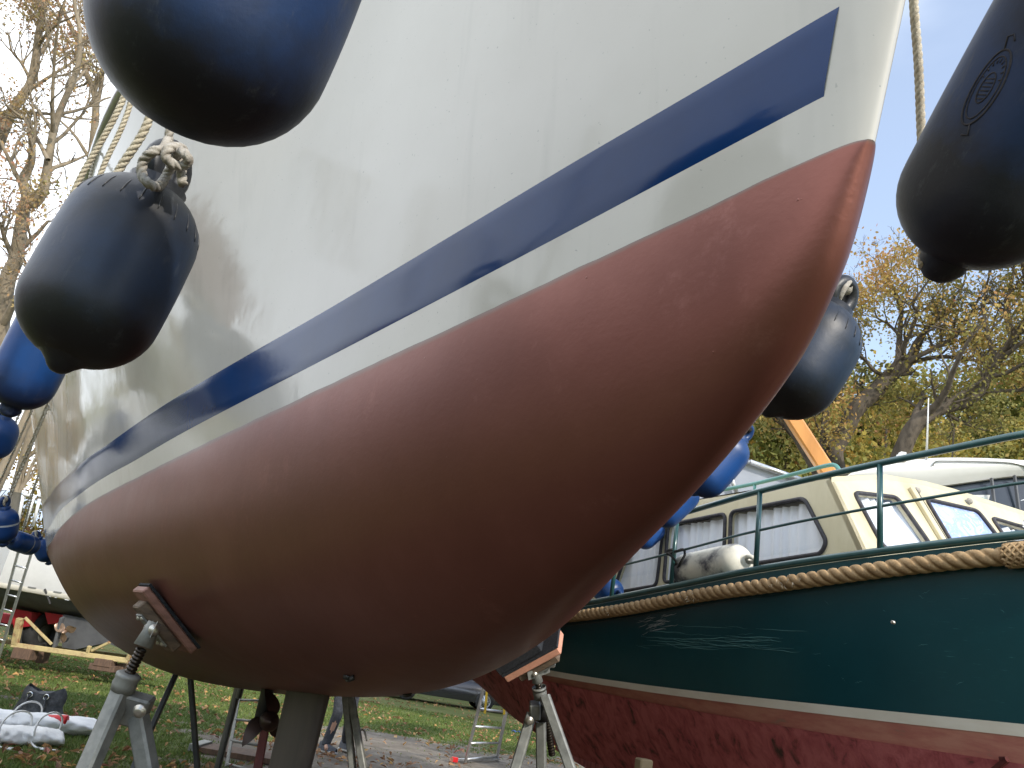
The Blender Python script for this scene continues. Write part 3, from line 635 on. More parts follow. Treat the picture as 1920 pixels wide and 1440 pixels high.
for (a, b, w, r_, cm, rm, lb) in (((1562, 580), (1442, 768), 1.78, .106, m_fblack, m_ropegrey, 'dark navy fender with black ribbed top behind the stem, nearest on the far side'),
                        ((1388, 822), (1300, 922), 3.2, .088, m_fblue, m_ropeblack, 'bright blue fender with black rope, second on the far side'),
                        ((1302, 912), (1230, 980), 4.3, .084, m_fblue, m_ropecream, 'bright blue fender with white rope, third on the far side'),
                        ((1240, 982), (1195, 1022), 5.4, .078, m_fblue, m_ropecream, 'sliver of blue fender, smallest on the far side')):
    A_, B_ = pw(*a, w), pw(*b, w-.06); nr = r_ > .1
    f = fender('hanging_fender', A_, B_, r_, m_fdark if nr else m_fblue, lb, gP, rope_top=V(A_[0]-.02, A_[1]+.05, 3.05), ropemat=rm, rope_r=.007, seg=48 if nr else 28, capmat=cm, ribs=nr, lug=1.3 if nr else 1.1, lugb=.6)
# loose cream ropes from the rail at the left
grp = 'cream ropes hanging from the near rail'
for k, (a, b, w, r_, lb) in enumerate((((216, 200), (140, 375), 1.75, .0075, 'cream rope lying along the metal toe rail, left of the others'),
                         ((231, 215), (190, 345), 2.0, .0075, 'thin cream rope between the toe rail and the thick twisted rope'),
                         ((266, 232), (222, 345), 1.45, .0085, 'thick twisted cream rope just left of the knot'),
                         ((66, 745), (-30, 985), 4.0, .009, 'cream rope crossing the tree trunk below the squared blue fender'),
                         ((44, 750), (-30, 930), 3.7, .009, 'cream rope nearest the left picture edge'),
                         ((84, 760), (12, 950), 4.5, .010, 'cream rope dropping to the grey-ended fender'),
                         ((80, 850), (44, 1005), 5.4, .010, 'thin pale rope dropping to the fender lying on its side'))):
    A_, B_ = pw(*a, w), pw(*b, w); A2 = A_+(A_-B_)*.6
    pts = [A2+(B_-A2)*t+V(.01*math.sin(5*t), 0, -.01*math.sin(math.pi*t)) for t in np.linspace(0, 1, 10)]
    mb = MB(); rope(mb, pts, r_, dens=r_*.6 if w < 2.2 else r_*2); tag(link('hanging_rope', mb, m_ropecream, loc=B_), lb, 'rope', grp)
# ============================================================ JACK STANDS
gJ = 'boat jack stands holding the yacht'
def bolt(par, c, ax, r=.014, h=.012, mat=None):
    b = MB(); b.lathe(c, ax, [(r*1.25, 0), (r*1.25, h*.3), (r, h*.35), (r*.9, h*.8), (r*.5, h), (0, h)], 12); return link('bolt', b, mat or m_bolt, par)
def pad(root, c, nrm, along, ln, wd, mtop, tilt=0):
    """board stack against the hull: carpet, wide board, block, steel plate; nrm points into the hull"""
    nrm = unit(nrm); along = unit(along-nrm*np.dot(along, nrm)); sd_ = np.cross(nrm, along)
    b = MB(); b.box(c-nrm*.003, ln*1.02, wd*1.02, .008, (along, sd_, nrm)); link('carpet_strip', b, m_carpet, root)
    b = MB(); b.box(c-nrm*.020, ln, wd, .024, (along, sd_, nrm), ch=.004); link('pad_board', b, mtop, root)
    b = MB(); b.box(c-nrm*.048, ln*.72, wd*.62, .030, (along, sd_, nrm), ch=.004); link('pad_block', b, m_oldwood, root)
    b = MB(); b.box(c-nrm*.067, ln*.5, wd*.5, .006, (along, sd_, nrm)); pl = link('swivel_plate', b, m_galv, root)
    for u in (-1, 1):
        for v_ in (-1, 1): bolt(root, c-nrm*.070+along*u*ln*.2+sd_*v_*wd*.19, -nrm, .006, .006)
    return c-nrm*.070
def screw(root, a, b, r, mat=m_screw):
    a, b = np.asarray(a), np.asarray(b); n = int(np.linalg.norm(b-a)/.0105); ax = unit(b-a); prof = []
    for k in range(n):
        z = k*.0105; prof += [(r*.8, z), (r, z+.002), (r, z+.006), (r*.8, z+.008)]
    m = MB(); m.lathe(a, ax, prof, 14); return link('screw', m, mat, root)
def stand(name, label, padc, nrm, along, padln, padwd, mtop, yoke, sock, screw_end, collar_end, legs, w, mat=m_galv, detail=True, extra=None):
    root = thing(name, (collar_end[0], collar_end[1], 0), label, 'jack stand', gJ)
    if detail:
        pc = pad(root, padc, nrm, along, padln, padwd, mtop); sv = unit(np.cross(unit(nrm), unit(along))); ax = unit(yoke-sock)
        # clevis: two cheek plates and pin
        d = unit(padc-yoke)
        for s in (-1, 1):
            b = MB(); b.box((yoke+pc)/2+sv*s*w*.46, .007, w*.96, np.linalg.norm(pc-yoke)+.05, (sv, np.cross(unit(pc-yoke), sv), unit(pc-yoke))); link('clevis_cheek', b, mat, root)
        for s in (-1, 1): bolt(root, yoke+sv*s*w*.54, sv*s, w*.27, .012)
        b = MB(); b.tube([yoke+ax*.02, yoke, sock], [w*.38, w*.42, w*.56], 14); link('swivel_socket', b, mat, root)
        screw(root, screw_end, sock, w*.33)
    CR = .72*w
    b = MB(); b.lathe(collar_end, unit(screw_end-collar_end), [(0, 0), (CR*.92, 0), (CR, .02), (CR*.92, .03), (CR, .04), (CR, np.linalg.norm(screw_end-collar_end)-.004), (CR*.8, np.linalg.norm(screw_end-collar_end)), (.012, np.linalg.norm(screw_end-collar_end)+.002)], 20); link('collar', b, mat, root)
    for k, (a, f) in enumerate(legs):
        b = MB(); a = np.asarray(a, float); f = np.asarray(f, float); upv = np.cross(unit(f-a), V(0.25, 1, 0)); b.sq(a, f, w, up=upv); link('leg', b, mat, root)
        b = MB(); b.box(f+V(0, 0, .004), w*1.6, w*1.6, .008); link('foot', b, mat, root)
    return root
def legfoot(x0, y0, x1, y1, w0, zfoot=0.0, lean=0.0):
    """extend the photographed leg line downwards until it reaches the ground at about depth w0"""
    best = None
    for yy in range(int(y1), 4200, 6):
        xx = x0+(x1-x0)*(yy-y0)/(y1-y0); p = pz(xx, yy, zfoot); wv = np.dot(p-C0, F)
        gy_ = p[1]
        if best is None or abs(gy_-w0) < abs(best[0]-w0): best = (gy_, p)
    return best[1]
# near-side stand (left)
s0 = 2.45
def hull_low(s, x, side): return yw(*[np.asarray(q) if k != 1 else side*np.asarray(q) for k, q in enumerate(ylow(np.array(s), np.array(x)))])
def low_find(px_, py_, side):
    """point of the underbody seen at a photo pixel"""
    best = None
    for s in np.linspace(.2, 6, 120):
        x = np.linspace(.02, .995, 90); P_ = hull_low(np.full(90, s), x, side); d = P_-C0; wv = d@F
        u = 960+FPX*(d@R)/wv-px_; v_ = 720-FPX*(d@U)/wv-py_; q = u*u+v_*v_; i = int(np.argmin(q))
        if best is None or q[i] < best[0]: best = (q[i], s, x[i], P_[i])
    _, s, x, P_ = best
    a = hull_low(s+.01, x, side)-P_; b = hull_low(s, x-.02, side)-P_; n = unit(np.cross(a, b)); ctr = yw(s, 0, -.1); n = n if np.dot(n, ctr-P_) > 0 else -n
    return P_, n, unit(a)
cL, nL, aL = low_find(322, 1150, 1)
wL = float(np.dot(cL-C0, F)); cL = cL-nL*.004
alongL = unit(pw(375, 1205, wL+.06)-pw(262, 1100, wL-.02))
yokeL = pw(284, 1180, wL-.22); sockL = pw(268, 1212, wL-.24); seL = pw(243, 1262, wL-.25); ceL = pw(228, 1296, wL-.26)
fL1 = legfoot(228, 1296, 165, 1440, yokeL[1]-.30); 
brk = pw(262, 1332, wL-.24); fL2 = legfoot(263, 1350, 279, 1440, yokeL[1]-.05); fL3 = V(yokeL[0]+.10, yokeL[1]+.62, 0)
stL = stand('jack_stand', 'galvanised jack stand with a brown padded board under the near side, nearest stand', cL, nL, alongL, .25, .12, m_ply, yokeL, sockL, seL, ceL,
            [(ceL+unit(ceL-seL)*-.0, fL1), (brk+V(0, 0, -.015), fL2)], .047)
b = MB(); b.box(pw(249, 1329, wL-.245), .085, .05, .085, (unit(brk-pw(236, 1325, wL-.25)), F, np.cross(unit(brk-pw(236, 1325, wL-.25)), F)), ch=.006); link('hinge_bracket', b, m_galv, stL)
bolt(stL, pw(262, 1333, wL-.30), -F, .015, .012)
# far-side stand (right)
wR = 2.5
nR = unit(-.56*R+.80*U-.12*F); alongR = unit(.80*R+.56*U-.25*F)
cR = pw(995, 1221, wR)
yokeR = pw(1004, 1257, wR); sockR = pw(1008, 1279, wR); seR = pw(1011, 1292, wR); ceR = pw(1014, 1310, wR)
fR1 = legfoot(1026, 1308, 1072, 1440, yokeR[1]-.28); fR2 = legfoot(996, 1341, 967, 1440, yokeR[1]-.12); fR3 = legfoot(1014, 1357, 1015, 1440, yokeR[1]+.45)
stR = stand('jack_stand', 'galvanised jack stand with a salmon painted board under the far side, beside the ladder', cR, nR, alongR, .212, .11, m_plybright, yokeR, sockR, seR, ceR,
            [(pw(1022, 1305, wR-.03), fR1), (pw(997, 1338, wR), fR2), (pw(1014, 1352, wR+.05), fR3)], .032)
b = MB(); b.box(cR+nR*.025-alongR*.03, .17, .10, .045, (alongR, np.cross(nR, alongR), nR)); link('packing_wedge', b, m_carpet, stR)
b = MB(); b.box(pw(1003, 1332, wR), .036, .045, .05, (R, F, U), ch=.004); link('hinge_bracket', b, m_galv, stR); bolt(stR, pw(993, 1351, wR-.04), -F, .011, .01)
mb = MB(); mb.tube([pw(1016, 1315, wR+.02), pw(1018, 1345, wR+.03)], .03, 12); link('centre_tube', mb, m_black, stR)
screw(stR, pw(1035, 1415, wR+.12), pw(1022, 1330, wR+.08), .012)
# aft stands, seen only below the hull
def far_stand(label, top, wD, lines, w, mat, handle=None):
    tp = pw(*top, wD); root = thing('jack_stand', (tp[0], tp[1], 0), label, 'jack stand', gJ)
    b = MB(); b.lathe(tp, V(0, 0, 1), [(0, -.02), (.034, -.02), (.034, .10), (.018, .10), (.018, .26), (0, .26)], 12); link('collar', b, mat, root)
    b = MB(); b.box(tp+V(0, 0, .27), .22, .12, .02); link('pad_board', b, m_ply, root)
    for (x0, y0, x1, y1, dy) in lines:
        f = legfoot(x0, y0, x1, y1, tp[1]+dy); a = pw(x0, y0, wD); d = a-f; b = MB(); a2 = f+d*1.04; b.sq(a2, f, w, up=np.cross(unit(d), F)); link('leg', b, mat, root)
    if handle: b = MB(); b.tube(smooth_path([pw(x, y, wD) for x, y in handle], 4), .006, 8); link('crank_handle', b, mat, root)
    return root
far_stand('dark thin-legged jack stand behind the nearest stand, left of the propeller', (350, 1228), 5.4, [(330, 1264, 250, 1440, -.5), (357, 1272, 370, 1440, .1)], .034, m_galvdark)  # shade under the hull is put into the dark leg colour
far_stand('galvanised jack stand with a crank handle right of the person', (652, 1296), 5.2, [(648, 1306, 661, 1440, -.2), (658, 1306, 681, 1440, -.35)], .044, m_galv, [(672, 1372), (682, 1369), (688, 1389)])
pr_t = pw(500, 1340, 5.0); pr_f = legfoot(500, 1340, 482, 1440, pr_t[1]-.1); po = thing('steel_prop', pr_f, 'dark red steel post standing directly under the propeller', 'post')
mb = MB(); mb.sq(pr_f, pr_t+V(0, 0, .12), .055); link('post', mb, m_darkred, po); mb = MB(); mb.box(pr_f+V(0, 0, .006), .14, .14, .012); link('foot_plate', mb, m_darkred, po)
# ============================================================ GREEN BOAT
_g = rad(-24); GA = V(math.sin(_g), math.cos(_g), 0); GN = V(-math.cos(_g), math.sin(_g), 0); GQ = V(1.80, 2.85, 0); GZv = V(0, 0, 1.0)
def gins(a): return 1.45*(np.clip((1.3-np.asarray(a, float))/3.6, 0, 1))**1.7
def gw(a, ins, z): a, ins, z = np.broadcast_arrays(np.asarray(a, float), np.asarray(ins, float), np.asarray(z, float)); return GQ+a[..., None]*GA-ins[..., None]*GN+z[..., None]*GZv
def ghit(x, y, ex=0.0):
    """photo pixel -> (a, z) on the curved green flank, moved ex inboard"""
    a_ = 1.0
    for _ in range(30):
        p = ppl(x, y, GQ-GN*(gins(a_)+ex), GN); a_ = .5*a_+.5*float((p-GQ)@GA)
    return a_, float(p[2])
def gcurve(pts, ex=0.0):
    q = sorted(ghit(x, y, ex) for x, y in pts); A_ = np.array([k[0] for k in q]); Z_ = np.array([k[1] for k in q])
    co_ = np.polyfit(A_, Z_, 2 if len(A_) < 7 else 3); A_ = np.linspace(A_[0], A_[-1], 9); Z_ = np.polyval(co_, A_)
    s0_ = (Z_[1]-Z_[0])/(A_[1]-A_[0])*.7; s1_ = (Z_[-1]-Z_[-3])/(A_[-1]-A_[-3])*.6
    A2 = np.r_[A_[0]-3.0, A_, A_[-1]+4.0]; Z2 = np.r_[Z_[0]-3.0*s0_, Z_, Z_[-1]+4.0*s1_]
    return lambda a: pchip(A2, Z2, np.asarray(a, float))
gzp = gcurve([(1106, 1130), (1255, 1100), (1415, 1070), (1652, 1033), (1800, 1016), (1920, 1003)])
gzr = gcurve([(1083, 1155), (1186, 1141), (1289, 1118), (1404, 1102), (1535, 1087), (1671, 1066), (1806, 1050), (1915, 1041)], -.036)
gzt = gcurve([(1258, 968), (1417, 925), (1650, 866), (1800, 838), (1920, 815)], .01)
gzm = gcurve([(1175, 1058), (1259, 1036), (1400, 1001), (1652, 948), (1920, 905)], .006)
gwl = gcurve([(1019, 1256), (1192, 1280), (1383, 1306), (1575, 1328), (1747, 1342), (1920, 1357)], .098)
gwb = gcurve([(1019, 1266), (1192, 1292), (1383, 1320), (1575, 1346), (1747, 1364), (1920, 1379)], .108)
gch = gcurve([(1019, 1277), (1287, 1329), (1460, 1364), (1623, 1394), (1760, 1414), (1920, 1432)], .150)
GAX = np.r_[np.linspace(-2.29, 1, 40), np.linspace(1.1, 6.2, 40)]
groot = thing('steel_cabin_boat', gw(2.5, 1.4, 0), 'dark green and red steel cabin boat with cream wheelhouse and thick rope fendering', 'cabin boat')
def gwidth(a, x): return np.minimum(gins(a)+x, 1.44)
def gstrip(name, rows, mat, both=True):
    """rows: list of (inset, z) arrays from top to bottom; mirrored for the far side"""
    for side in (0, 1):
        Gd = np.stack([gw(GAX, i if side == 0 else 2.9-i, z) for i, z in rows], 1)
        mb = MB(); mb.grid(Gd if side == 0 else Gd[:, ::-1]); link(name, mb, mat, groot)
a = GAX; top = gzp(a)-.02; wl = gwl(a)
hs = [(gwidth(a, .10*t**1.3+.0), top+(wl-top)*t) for t in np.linspace(0, 1, 10)]
gstrip('hull_side', hs, m_ghull)
gstrip('waterline_stripe', [(gwidth(a, .098), wl+.002), (gwidth(a, .108), gwb(a))], m_gstripe)
gstrip('red_band', [(gwidth(a, .110), gwb(a)+.002), (gwidth(a, .150), gch(a))], m_gband)
zk = pchip([-2.3, -1.6, -.8, .5, 3.2, 4.3, 5.6, 6.2], [1.30, 1.05, .93, .90, .90, 1.03, 1.33, 1.36], a)
ch = gch(a); ch2 = np.minimum(ch-.012, ch)
gstrip('bottom_plating', [(gwidth(a, .138), ch+.006), (gwidth(a, .155), ch-.015), (gwidth(a, .30), ch+(zk-ch)*.55), (gwidth(a, .48), zk)], m_gred)
gstrip('bottom_flat', [(gwidth(a, .48), zk), (gwidth(a, 1.44), zk-.03)], m_gred)
mb = MB(); kl = np.linspace(-.9, 5.2, 20); 
for s_ in (1,):
    mb.grid(np.stack([gw(kl, 1.40, .95+0*kl), gw(kl, 1.40, .56+.0*kl+.12*np.clip(kl-3.5, 0, 3)), gw(kl, 1.50, .56+.0*kl+.12*np.clip(kl-3.5, 0, 3)), gw(kl, 1.50, .95+0*kl)], 1), smooth=False)
link('keel', mb, m_gred, groot)
mb = MB(); mb.add([gw(6.2, i, z) for i, z in [(0, 1.82), (.1, 1.42), (.3, 1.36), (2.6, 1.36), (2.8, 1.42), (2.9, 1.82)]], [(0, 1, 2, 3, 4, 5)]); link('transom', mb, m_ghull, groot)
mb = MB(); dz = gzp(a)-.13; mb.grid(np.stack([gw(a, gins(a)+.01, dz), gw(a, 1.45+0*a, dz+.04), gw(a, 2.89-gins(a), dz)], 1)); link('side_deck', mb, m_deck, groot)
# gunwale pipe, rub rail shelf, rope strake
ar = np.linspace(-2.2, 6.15, 120)
for side in (0, 1):
    f_ = (lambda q: q) if side == 0 else (lambda q: 2.9-q)
    mb = MB(); mb.tube(gw(ar, f_(gins(ar)), gzp(ar)), .0185, 10); link('gunwale_pipe', mb, m_greenpipe, groot)
a_end = min(np.linspace(-.8, .2, 200), key=lambda q: abs(toimg(gw(q, gins(q)-.036, gzr(q)))[0]-1900))
ap = np.linspace(a_end, 5.6, 220); mb = MB(); P_ = gw(ap, gins(ap)-.036, gzr(ap)); P_[:, 2] += .004*np.sin(ap*5)
P_ = P_[P_[:, 2] > 0]
rope(mb, P_, .037, lay=2.15, dens=.008, seg=21); ro = link('rope_fendering', mb, m_manila, groot); ro['label'] = 'thick twisted manila rope along the side'
mb = MB()
for k in range(70):
    a_ = random.choice([.9, 1.55, 2.25, 3.2, 3.35])+random.gauss(0, .045); c_ = gw(a_, gins(a_)-.036, gzr(a_)); d_ = unit(V(random.gauss(0, 1), -abs(random.gauss(0.4, .6)), random.gauss(0, 1))); p0 = c_+unit(V(-.8, -.5, random.uniform(-.8, .8)))*.032
    mb.tube([p0, p0+d_*.012, p0+d_*.014+V(random.gauss(0, .01), random.gauss(0, .01), -.012)], .0011, 4)
link('frayed_strands', mb, m_ropecream, groot)['kind'] = 'stuff'
# plaited cover at the bow end of the rope
mb = MB(); ac = np.linspace(a_end-.34, a_end+.02, 60)
base = gw(ac, gins(ac)-.036, gzr(ac)); mb.tube(base, .041, 16)
for s_ in (1, -1):
    for k in range(9):
        th = s_*np.linspace(0, 1, 60)*2*np.pi*1.6+k*2*np.pi/9
        mb.tube(base+np.stack([0*th, 0*th, 0*th], 1)+np.cos(th)[:, None]*GN*.044+np.sin(th)[:, None]*V(0, 0, .044), .0062, 6)
link('plaited_rope_cover', mb, m_manila, groot)
# guard rail
stn = []
for px_, yt, yb_ in ((1650, 866, 1030), (1417, 925, 1070), (1258, 968, 1100), (1146, 1004, 1122)):
    stn.append(ghit(px_, yb_)[0])
stn = [-1.55, -.75]+stn+[4.1, 5.2]
zr = gzt
for a_ in stn:
    mb = MB(); mb.tube([gw(a_, gins(a_), gzp(a_)), gw(a_, gins(a_)+.01, zr(a_))], .0135, 10); link('stanchion', mb, m_greenpipe, groot)
arr = np.linspace(-1.55, 5.2, 80)
mb = MB(); mb.tube(gw(arr, gins(arr)+.01, zr(arr)), .0155, 10); link('top_rail', mb, m_greenpipe, groot)
mb = MB(); mb.tube(gw(arr, gins(arr)+.006, gzm(arr)), .0072, 8); link('middle_rail', mb, m_greenpipe, groot)
m_scr = M('scratched_paint', (.10, .26, .26), (.07, .20, .21), rough=.6); m_scuff = M('pale_scuff', (.30, .33, .33), (.14, .19, .19), scale=40, rough=.7)
rs_ = random.Random(4); mb = MB(); mb2 = MB()
def sliver(m_, x, y, lx, ly, w_):
    n_ = 7; up_, dn_ = [], []
    for k in range(n_):
        t_ = k/(n_-1); hx, hy = x+lx*t_, y+ly*t_+rs_.gauss(0, .8); a_, z_ = ghit(hx, hy, .0); f_ = .10*max(0, min(1, (float(gzp(a_))-.02-z_)/(float(gzp(a_))-.02-float(gwl(a_)))))**1.3
        for _ in range(3):
            a_, z_ = ghit(hx, hy, f_-.0012); f_ = .10*max(0, min(1, (float(gzp(a_))-.02-z_)/(float(gzp(a_))-.02-float(gwl(a_)))))**1.3
        c_ = gw(a_, gins(a_)+f_-.0012, z_); q = w_*math.sin(math.pi*(.08+.84*t_))
        up_.append(c_+V(0, 0, q)); dn_.append(c_-V(0, 0, q))
    m_.grid(np.stack([np.array(up_), np.array(dn_)], 1))
for k in range(34): sliver(mb, rs_.uniform(1190, 1440), rs_.gauss(1200, 11), rs_.uniform(18, 110), rs_.uniform(-2, 10), rs_.uniform(.0005, .0018))
for k in range(12): sliver(mb, rs_.uniform(1480, 1880), rs_.uniform(1110, 1300), rs_.uniform(5, 18), rs_.uniform(-6, 6), .0006)
for k in range(26): sliver(mb2, rs_.gauss(1222, 12), rs_.gauss(1174, 8), rs_.uniform(8, 34), rs_.uniform(-9, -1), rs_.uniform(.0008, .003))
link('scratches', mb, m_scr, groot)['kind'] = 'stuff'; link('scuff_mark', mb2, m_scuff, groot)['kind'] = 'stuff'
# wheelhouse -----------------------------------------------------------
GQc = GQ-GN*.50
def cs(x, y): return ppl(x, y, GQc, GN)                              # on the cabin side
top_c, bot_c = cs(1556, 897), cs(1619, 1033); FD = unit(-GN)         # front face runs athwart
FN = unit(np.cross(FD, top_c-bot_c)); FN = FN if FN[1] < 0 else -FN
def cf(x, y): return ppl(x, y, bot_c, FN)
def z_at(p, q, z): return p+(q-p)*((z-p[2])/(q[2]-p[2]))
cb0 = z_at(bot_c, top_c, gzp(1.2)-.12)
SAFT = 3.9
sideaft_t = top_c+GA*SAFT+V(0, 0, .05); sideaft_b = cb0+GA*SAFT-V(0, 0, .12)
FWID = 1.9
def panel_with_holes(name, corners, holes, nrm, mat, th=.03):
    """planar panel with window openings, triangulated, with thickness"""
    import bmesh
    from mathutils.geometry import tessellate_polygon, delaunay_2d_cdt
    o_ = np.asarray(corners[0]); e1 = unit(np.asarray(corners[1])-o_); e2 = np.cross(nrm, e1)
    loops = [corners]+holes; pts = []; edges = []; st = []
    for lp in loops:
        s = len(pts); st.append(s)
        for p in lp: d = np.asarray(p)-o_; pts.append(Vector((float(d@e1), float(d@e2))))
        n_ = len(lp); edges += [(s+i, s+(i+1) % n_) for i in range(n_)]
    co, ed, fa, _, _, _ = delaunay_2d_cdt(pts, edges, [], 1, 1e-6)
    def inside(p, poly):
        c = False; n_ = len(poly)
        for i in range(n_):
            a_, b_ = poly[i], poly[i-1]
            if (a_[1] > p[1]) != (b_[1] > p[1]) and p[0] < (b_[0]-a_[0])*(p[1]-a_[1])/(b_[1]-a_[1])+a_[0]: c = not c
        return c
    hp = [[(pts[s+i][0], pts[s+i][1]) for i in range(len(lp))] for s, lp in zip(st[1:], holes)]
    V3 = np.array([o_+e1*c[0]+e2*c[1] for c in co]); keep = []
    for f in fa:
        cx = sum(co[i][0] for i in f)/len(f); cy = sum(co[i][1] for i in f)/len(f)
        if not any(inside((cx, cy), h) for h in hp): keep.append(tuple(f))
    mb = MB(); mb.add(V3, keep, False); mb.add(V3-nrm*th, [k[::-1] for k in keep], False)
    for lp in loops:
        n_ = len(lp); P0 = np.array(lp); mb.add(np.concatenate([P0, P0-nrm*th]), [(i, (i+1) % n_, n_+(i+1) % n_, n_+i) for i in range(n_)], False)
    return link(name, mb, mat, groot)
def rounded(poly, rr=.045, k=6):
    P_ = np.asarray(poly, float); n_ = len(P_); out = []
    for i in range(n_):
        p, a_, b_ = P_[i], P_[i-1], P_[(i+1) % n_]; u, v_ = a_-p, b_-p; lu, lv = np.linalg.norm(u), np.linalg.norm(v_); q = min(rr, lu*.45, lv*.45); u, v_ = u/lu*q, v_/lv*q
        for t in np.linspace(0, 1, k): out.append((1-t)**2*(p+u)+2*t*(1-t)*p+t*t*(p+v_))
    return np.array(out)
m_reflglass = m_glass
def window(name, poly, nrm, curtain=True, label=None, smoke=False, dirty=None):
    P_ = rounded(poly); c = P_.mean(0)
    mb = MB(); mb.tube(P_+nrm*.004, .0125, 8, closed=True); fr = link(name, mb, m_seal, groot)
    if label: fr['label'] = label
    pn_ = np.cross(P_[len(P_)//3]-P_[0], P_[2*len(P_)//3]-P_[0]); pv_ = P_ if np.dot(pn_, nrm) > 0 else P_[::-1]; mb = MB(); mb.add(pv_-nrm*.004, [tuple(range(len(P_)))], False); link('pane', mb, dirty or m_glass, fr)
    if curtain:
        e1 = unit(P_[0]-c); e1 = unit(np.cross(V(0, 0, 1), nrm)); e2 = np.cross(nrm, e1); x = (P_-c)@e1; y = (P_-c)@e2; xs_ = np.linspace(x.min()-.03, x.max()+.03, 70)
        rows = []
        for yy in np.linspace(y.min()-.02, y.max()-.02, 10):
            fy = (yy-y.min())/(y.max()-y.min()); rows.append([c+e1*(xx+.006*math.sin(xx*40+3)*fy)+e2*yy-nrm*(.042+.013*math.sin(xx*75+2.5*math.sin(xx*14)+.5*yy)+.008*math.sin(xx*31)) for xx in xs_])
        mb = MB(); mb.grid(np.array(rows)); link('curtain', mb, m_curtain, fr)
    return fr, P_
nS = unit(GN+V(0, 0, .0)); sw = []
wpoly = [[(1368, 1064), (1371, 960), (1509, 934), (1551, 1016), (1541, 1038)], [(1245, 1092), (1254, 984), (1361, 963), (1357, 1082)], [(1150, 1112), (1190, 992), (1246, 980), (1232, 1098)]]
sideP = []
for q in wpoly: sideP.append([cs(x, y) for x, y in q])
hol = []
for P_, lb in zip(sideP, ('widest side window with curtain, next to the front corner', 'middle side window, behind the white fender', 'aft side window, beside the yacht hull')):
    fr, rp_ = window('side_window', P_, nS, True, lb); hol.append([p for p in rp_])
aw = []
panel_with_holes('cabin_side', [cb0, top_c, sideaft_t, sideaft_b], hol, nS, m_cream)
fpoly = [[(1657, 1030), (1600, 924), (1681, 933), (1745, 1024)], [(1786, 1022), (1735, 936), (1832, 958), (1872, 1010)], [(1890, 1018), (1858, 971), (1942, 996), (1975, 1018)]]
fh = []
m_dirtyglass = M('dirty_blue_window', (.52, .60, .80), (.30, .40, .78), scale=7, rough=.12, c3=(.70, .74, .82), dist=2.2, lo=.38, hi=.55)
for i, (q, lb) in enumerate(zip(fpoly, ('front window with a white curtain drawn to one side', 'smeared blue front window in the middle', 'front window partly hidden by the rail, cut by the picture edge'))):
    fr, rp_ = window('front_window', [cf(x, y) for x, y in q], FN, i != 1, lb, dirty=m_dirtyglass if i == 1 else None); fh.append([p for p in rp_])
ft_pts = [cf(1656, 893), cf(1730, 905), cf(1784, 919), cf(1852, 941), cf(1920, 962)]
endt = ft_pts[-1]+FD*.55-V(0, 0, .16); endb = cb0+FD*(2.1)
panel_with_holes('cabin_front', [cb0, endb, endt]+ft_pts[::-1]+[top_c], fh, FN, m_cream)
# inside back wall, roof, far side
mb = MB(); mb.box(gw(2.9, 1.6, 2.3), .04, 1.9, .9, (GA, GN, GZv)); link('cabin_bulkhead', mb, m_dark, groot)
mb = MB(); q0 = [top_c]+ft_pts+[endt]; rows = []
for k, p in enumerate(q0): rows.append([p+FN*.012+V(0, 0, .004), p+GA*SAFT+V(0, 0, .05)])
mb.grid(np.array(rows), smooth=False); mb.grid((np.array(rows)-V(0, 0, .03))[::-1], smooth=False)
for i in range(len(rows)-1): mb.add([rows[i][0], rows[i+1][0], rows[i+1][0]-V(0, 0, .03), rows[i][0]-V(0, 0, .03)], [(0, 1, 2, 3)], False)
link('cabin_roof', mb, m_cream, groot)
mb = MB(); mb.add([endb, endt, endt+GA*SAFT, endb+GA*SAFT], [(0, 1, 2, 3)], False); link('cabin_far_side', mb, m_cream, groot)
mb = MB(); mb.add([sideaft_b, sideaft_t, endt+GA*SAFT, endb+GA*SAFT], [(0, 1, 2, 3)], False); link('cabin_aft_wall', mb, m_cream, groot)
# coved gutter between the front windows, stains, bow wiper stub
mb = MB(); g0, g1 = cf(1706, 918), cf(1768, 1020); mb.sq(g0+FN*.012, g1+FN*.012, .045, .024, up=FN); link('front_mullion', mb, m_cream, groot)
mb = MB(); mb.sq(g0+FN*.014+FD*.027, g1+FN*.014+FD*.027, .006, .02, up=FN); link('mullion_groove', mb, m_black, groot)
mb = MB(); mb.tube([cf(1925, 985)+FN*.02, cf(1908, 984)+FN*.05, cf(1906, 992)+FN*.05], .007, 8); mb.tube([cf(1906, 992)+FN*.05, cf(1918, 1000)+FN*.05], .012, 8); link('window_catch', mb, m_chrome, groot)
for (x_, y_) in ((1716, 922), (1814, 942)):
    mb = MB(); c_ = cf(x_, y_)+FN*.012; mb.lathe(c_, FN, [(.022, 0), (.02, .012), (.01, .02), (0, .022)], 12); link('roof_lashing_eye', mb, m_ropegrey, groot)
# pale green roof rail
GQr = GQ-GN*.62
hr = smooth_path([ppl(x, y, GQr, GN) for x, y in ((1250, 944), (1323, 925), (1414, 907), (1500, 886), (1550, 873), (1566, 873), (1574, 882))], 6)
mb = MB(); mb.tube(hr, .0125, 10)
mb.tube([ppl(1415, 907, GQr, GN), ppl(1415, 925, GQr, GN)], .010, 8); link('roof_handrail', mb, m_lightgreen, groot)
mb = MB(); mb.tube(smooth_path([cf(1852, 941)+V(0, .1, .0), cf(1853, 936)+V(0, .1, .02), cf(1866, 940)+V(0, .1, .03), cf(1878, 948)+V(0, .1, 0)], 5), .009, 8); link('bow_hatch_handle', mb, m_lightgreen, groot)
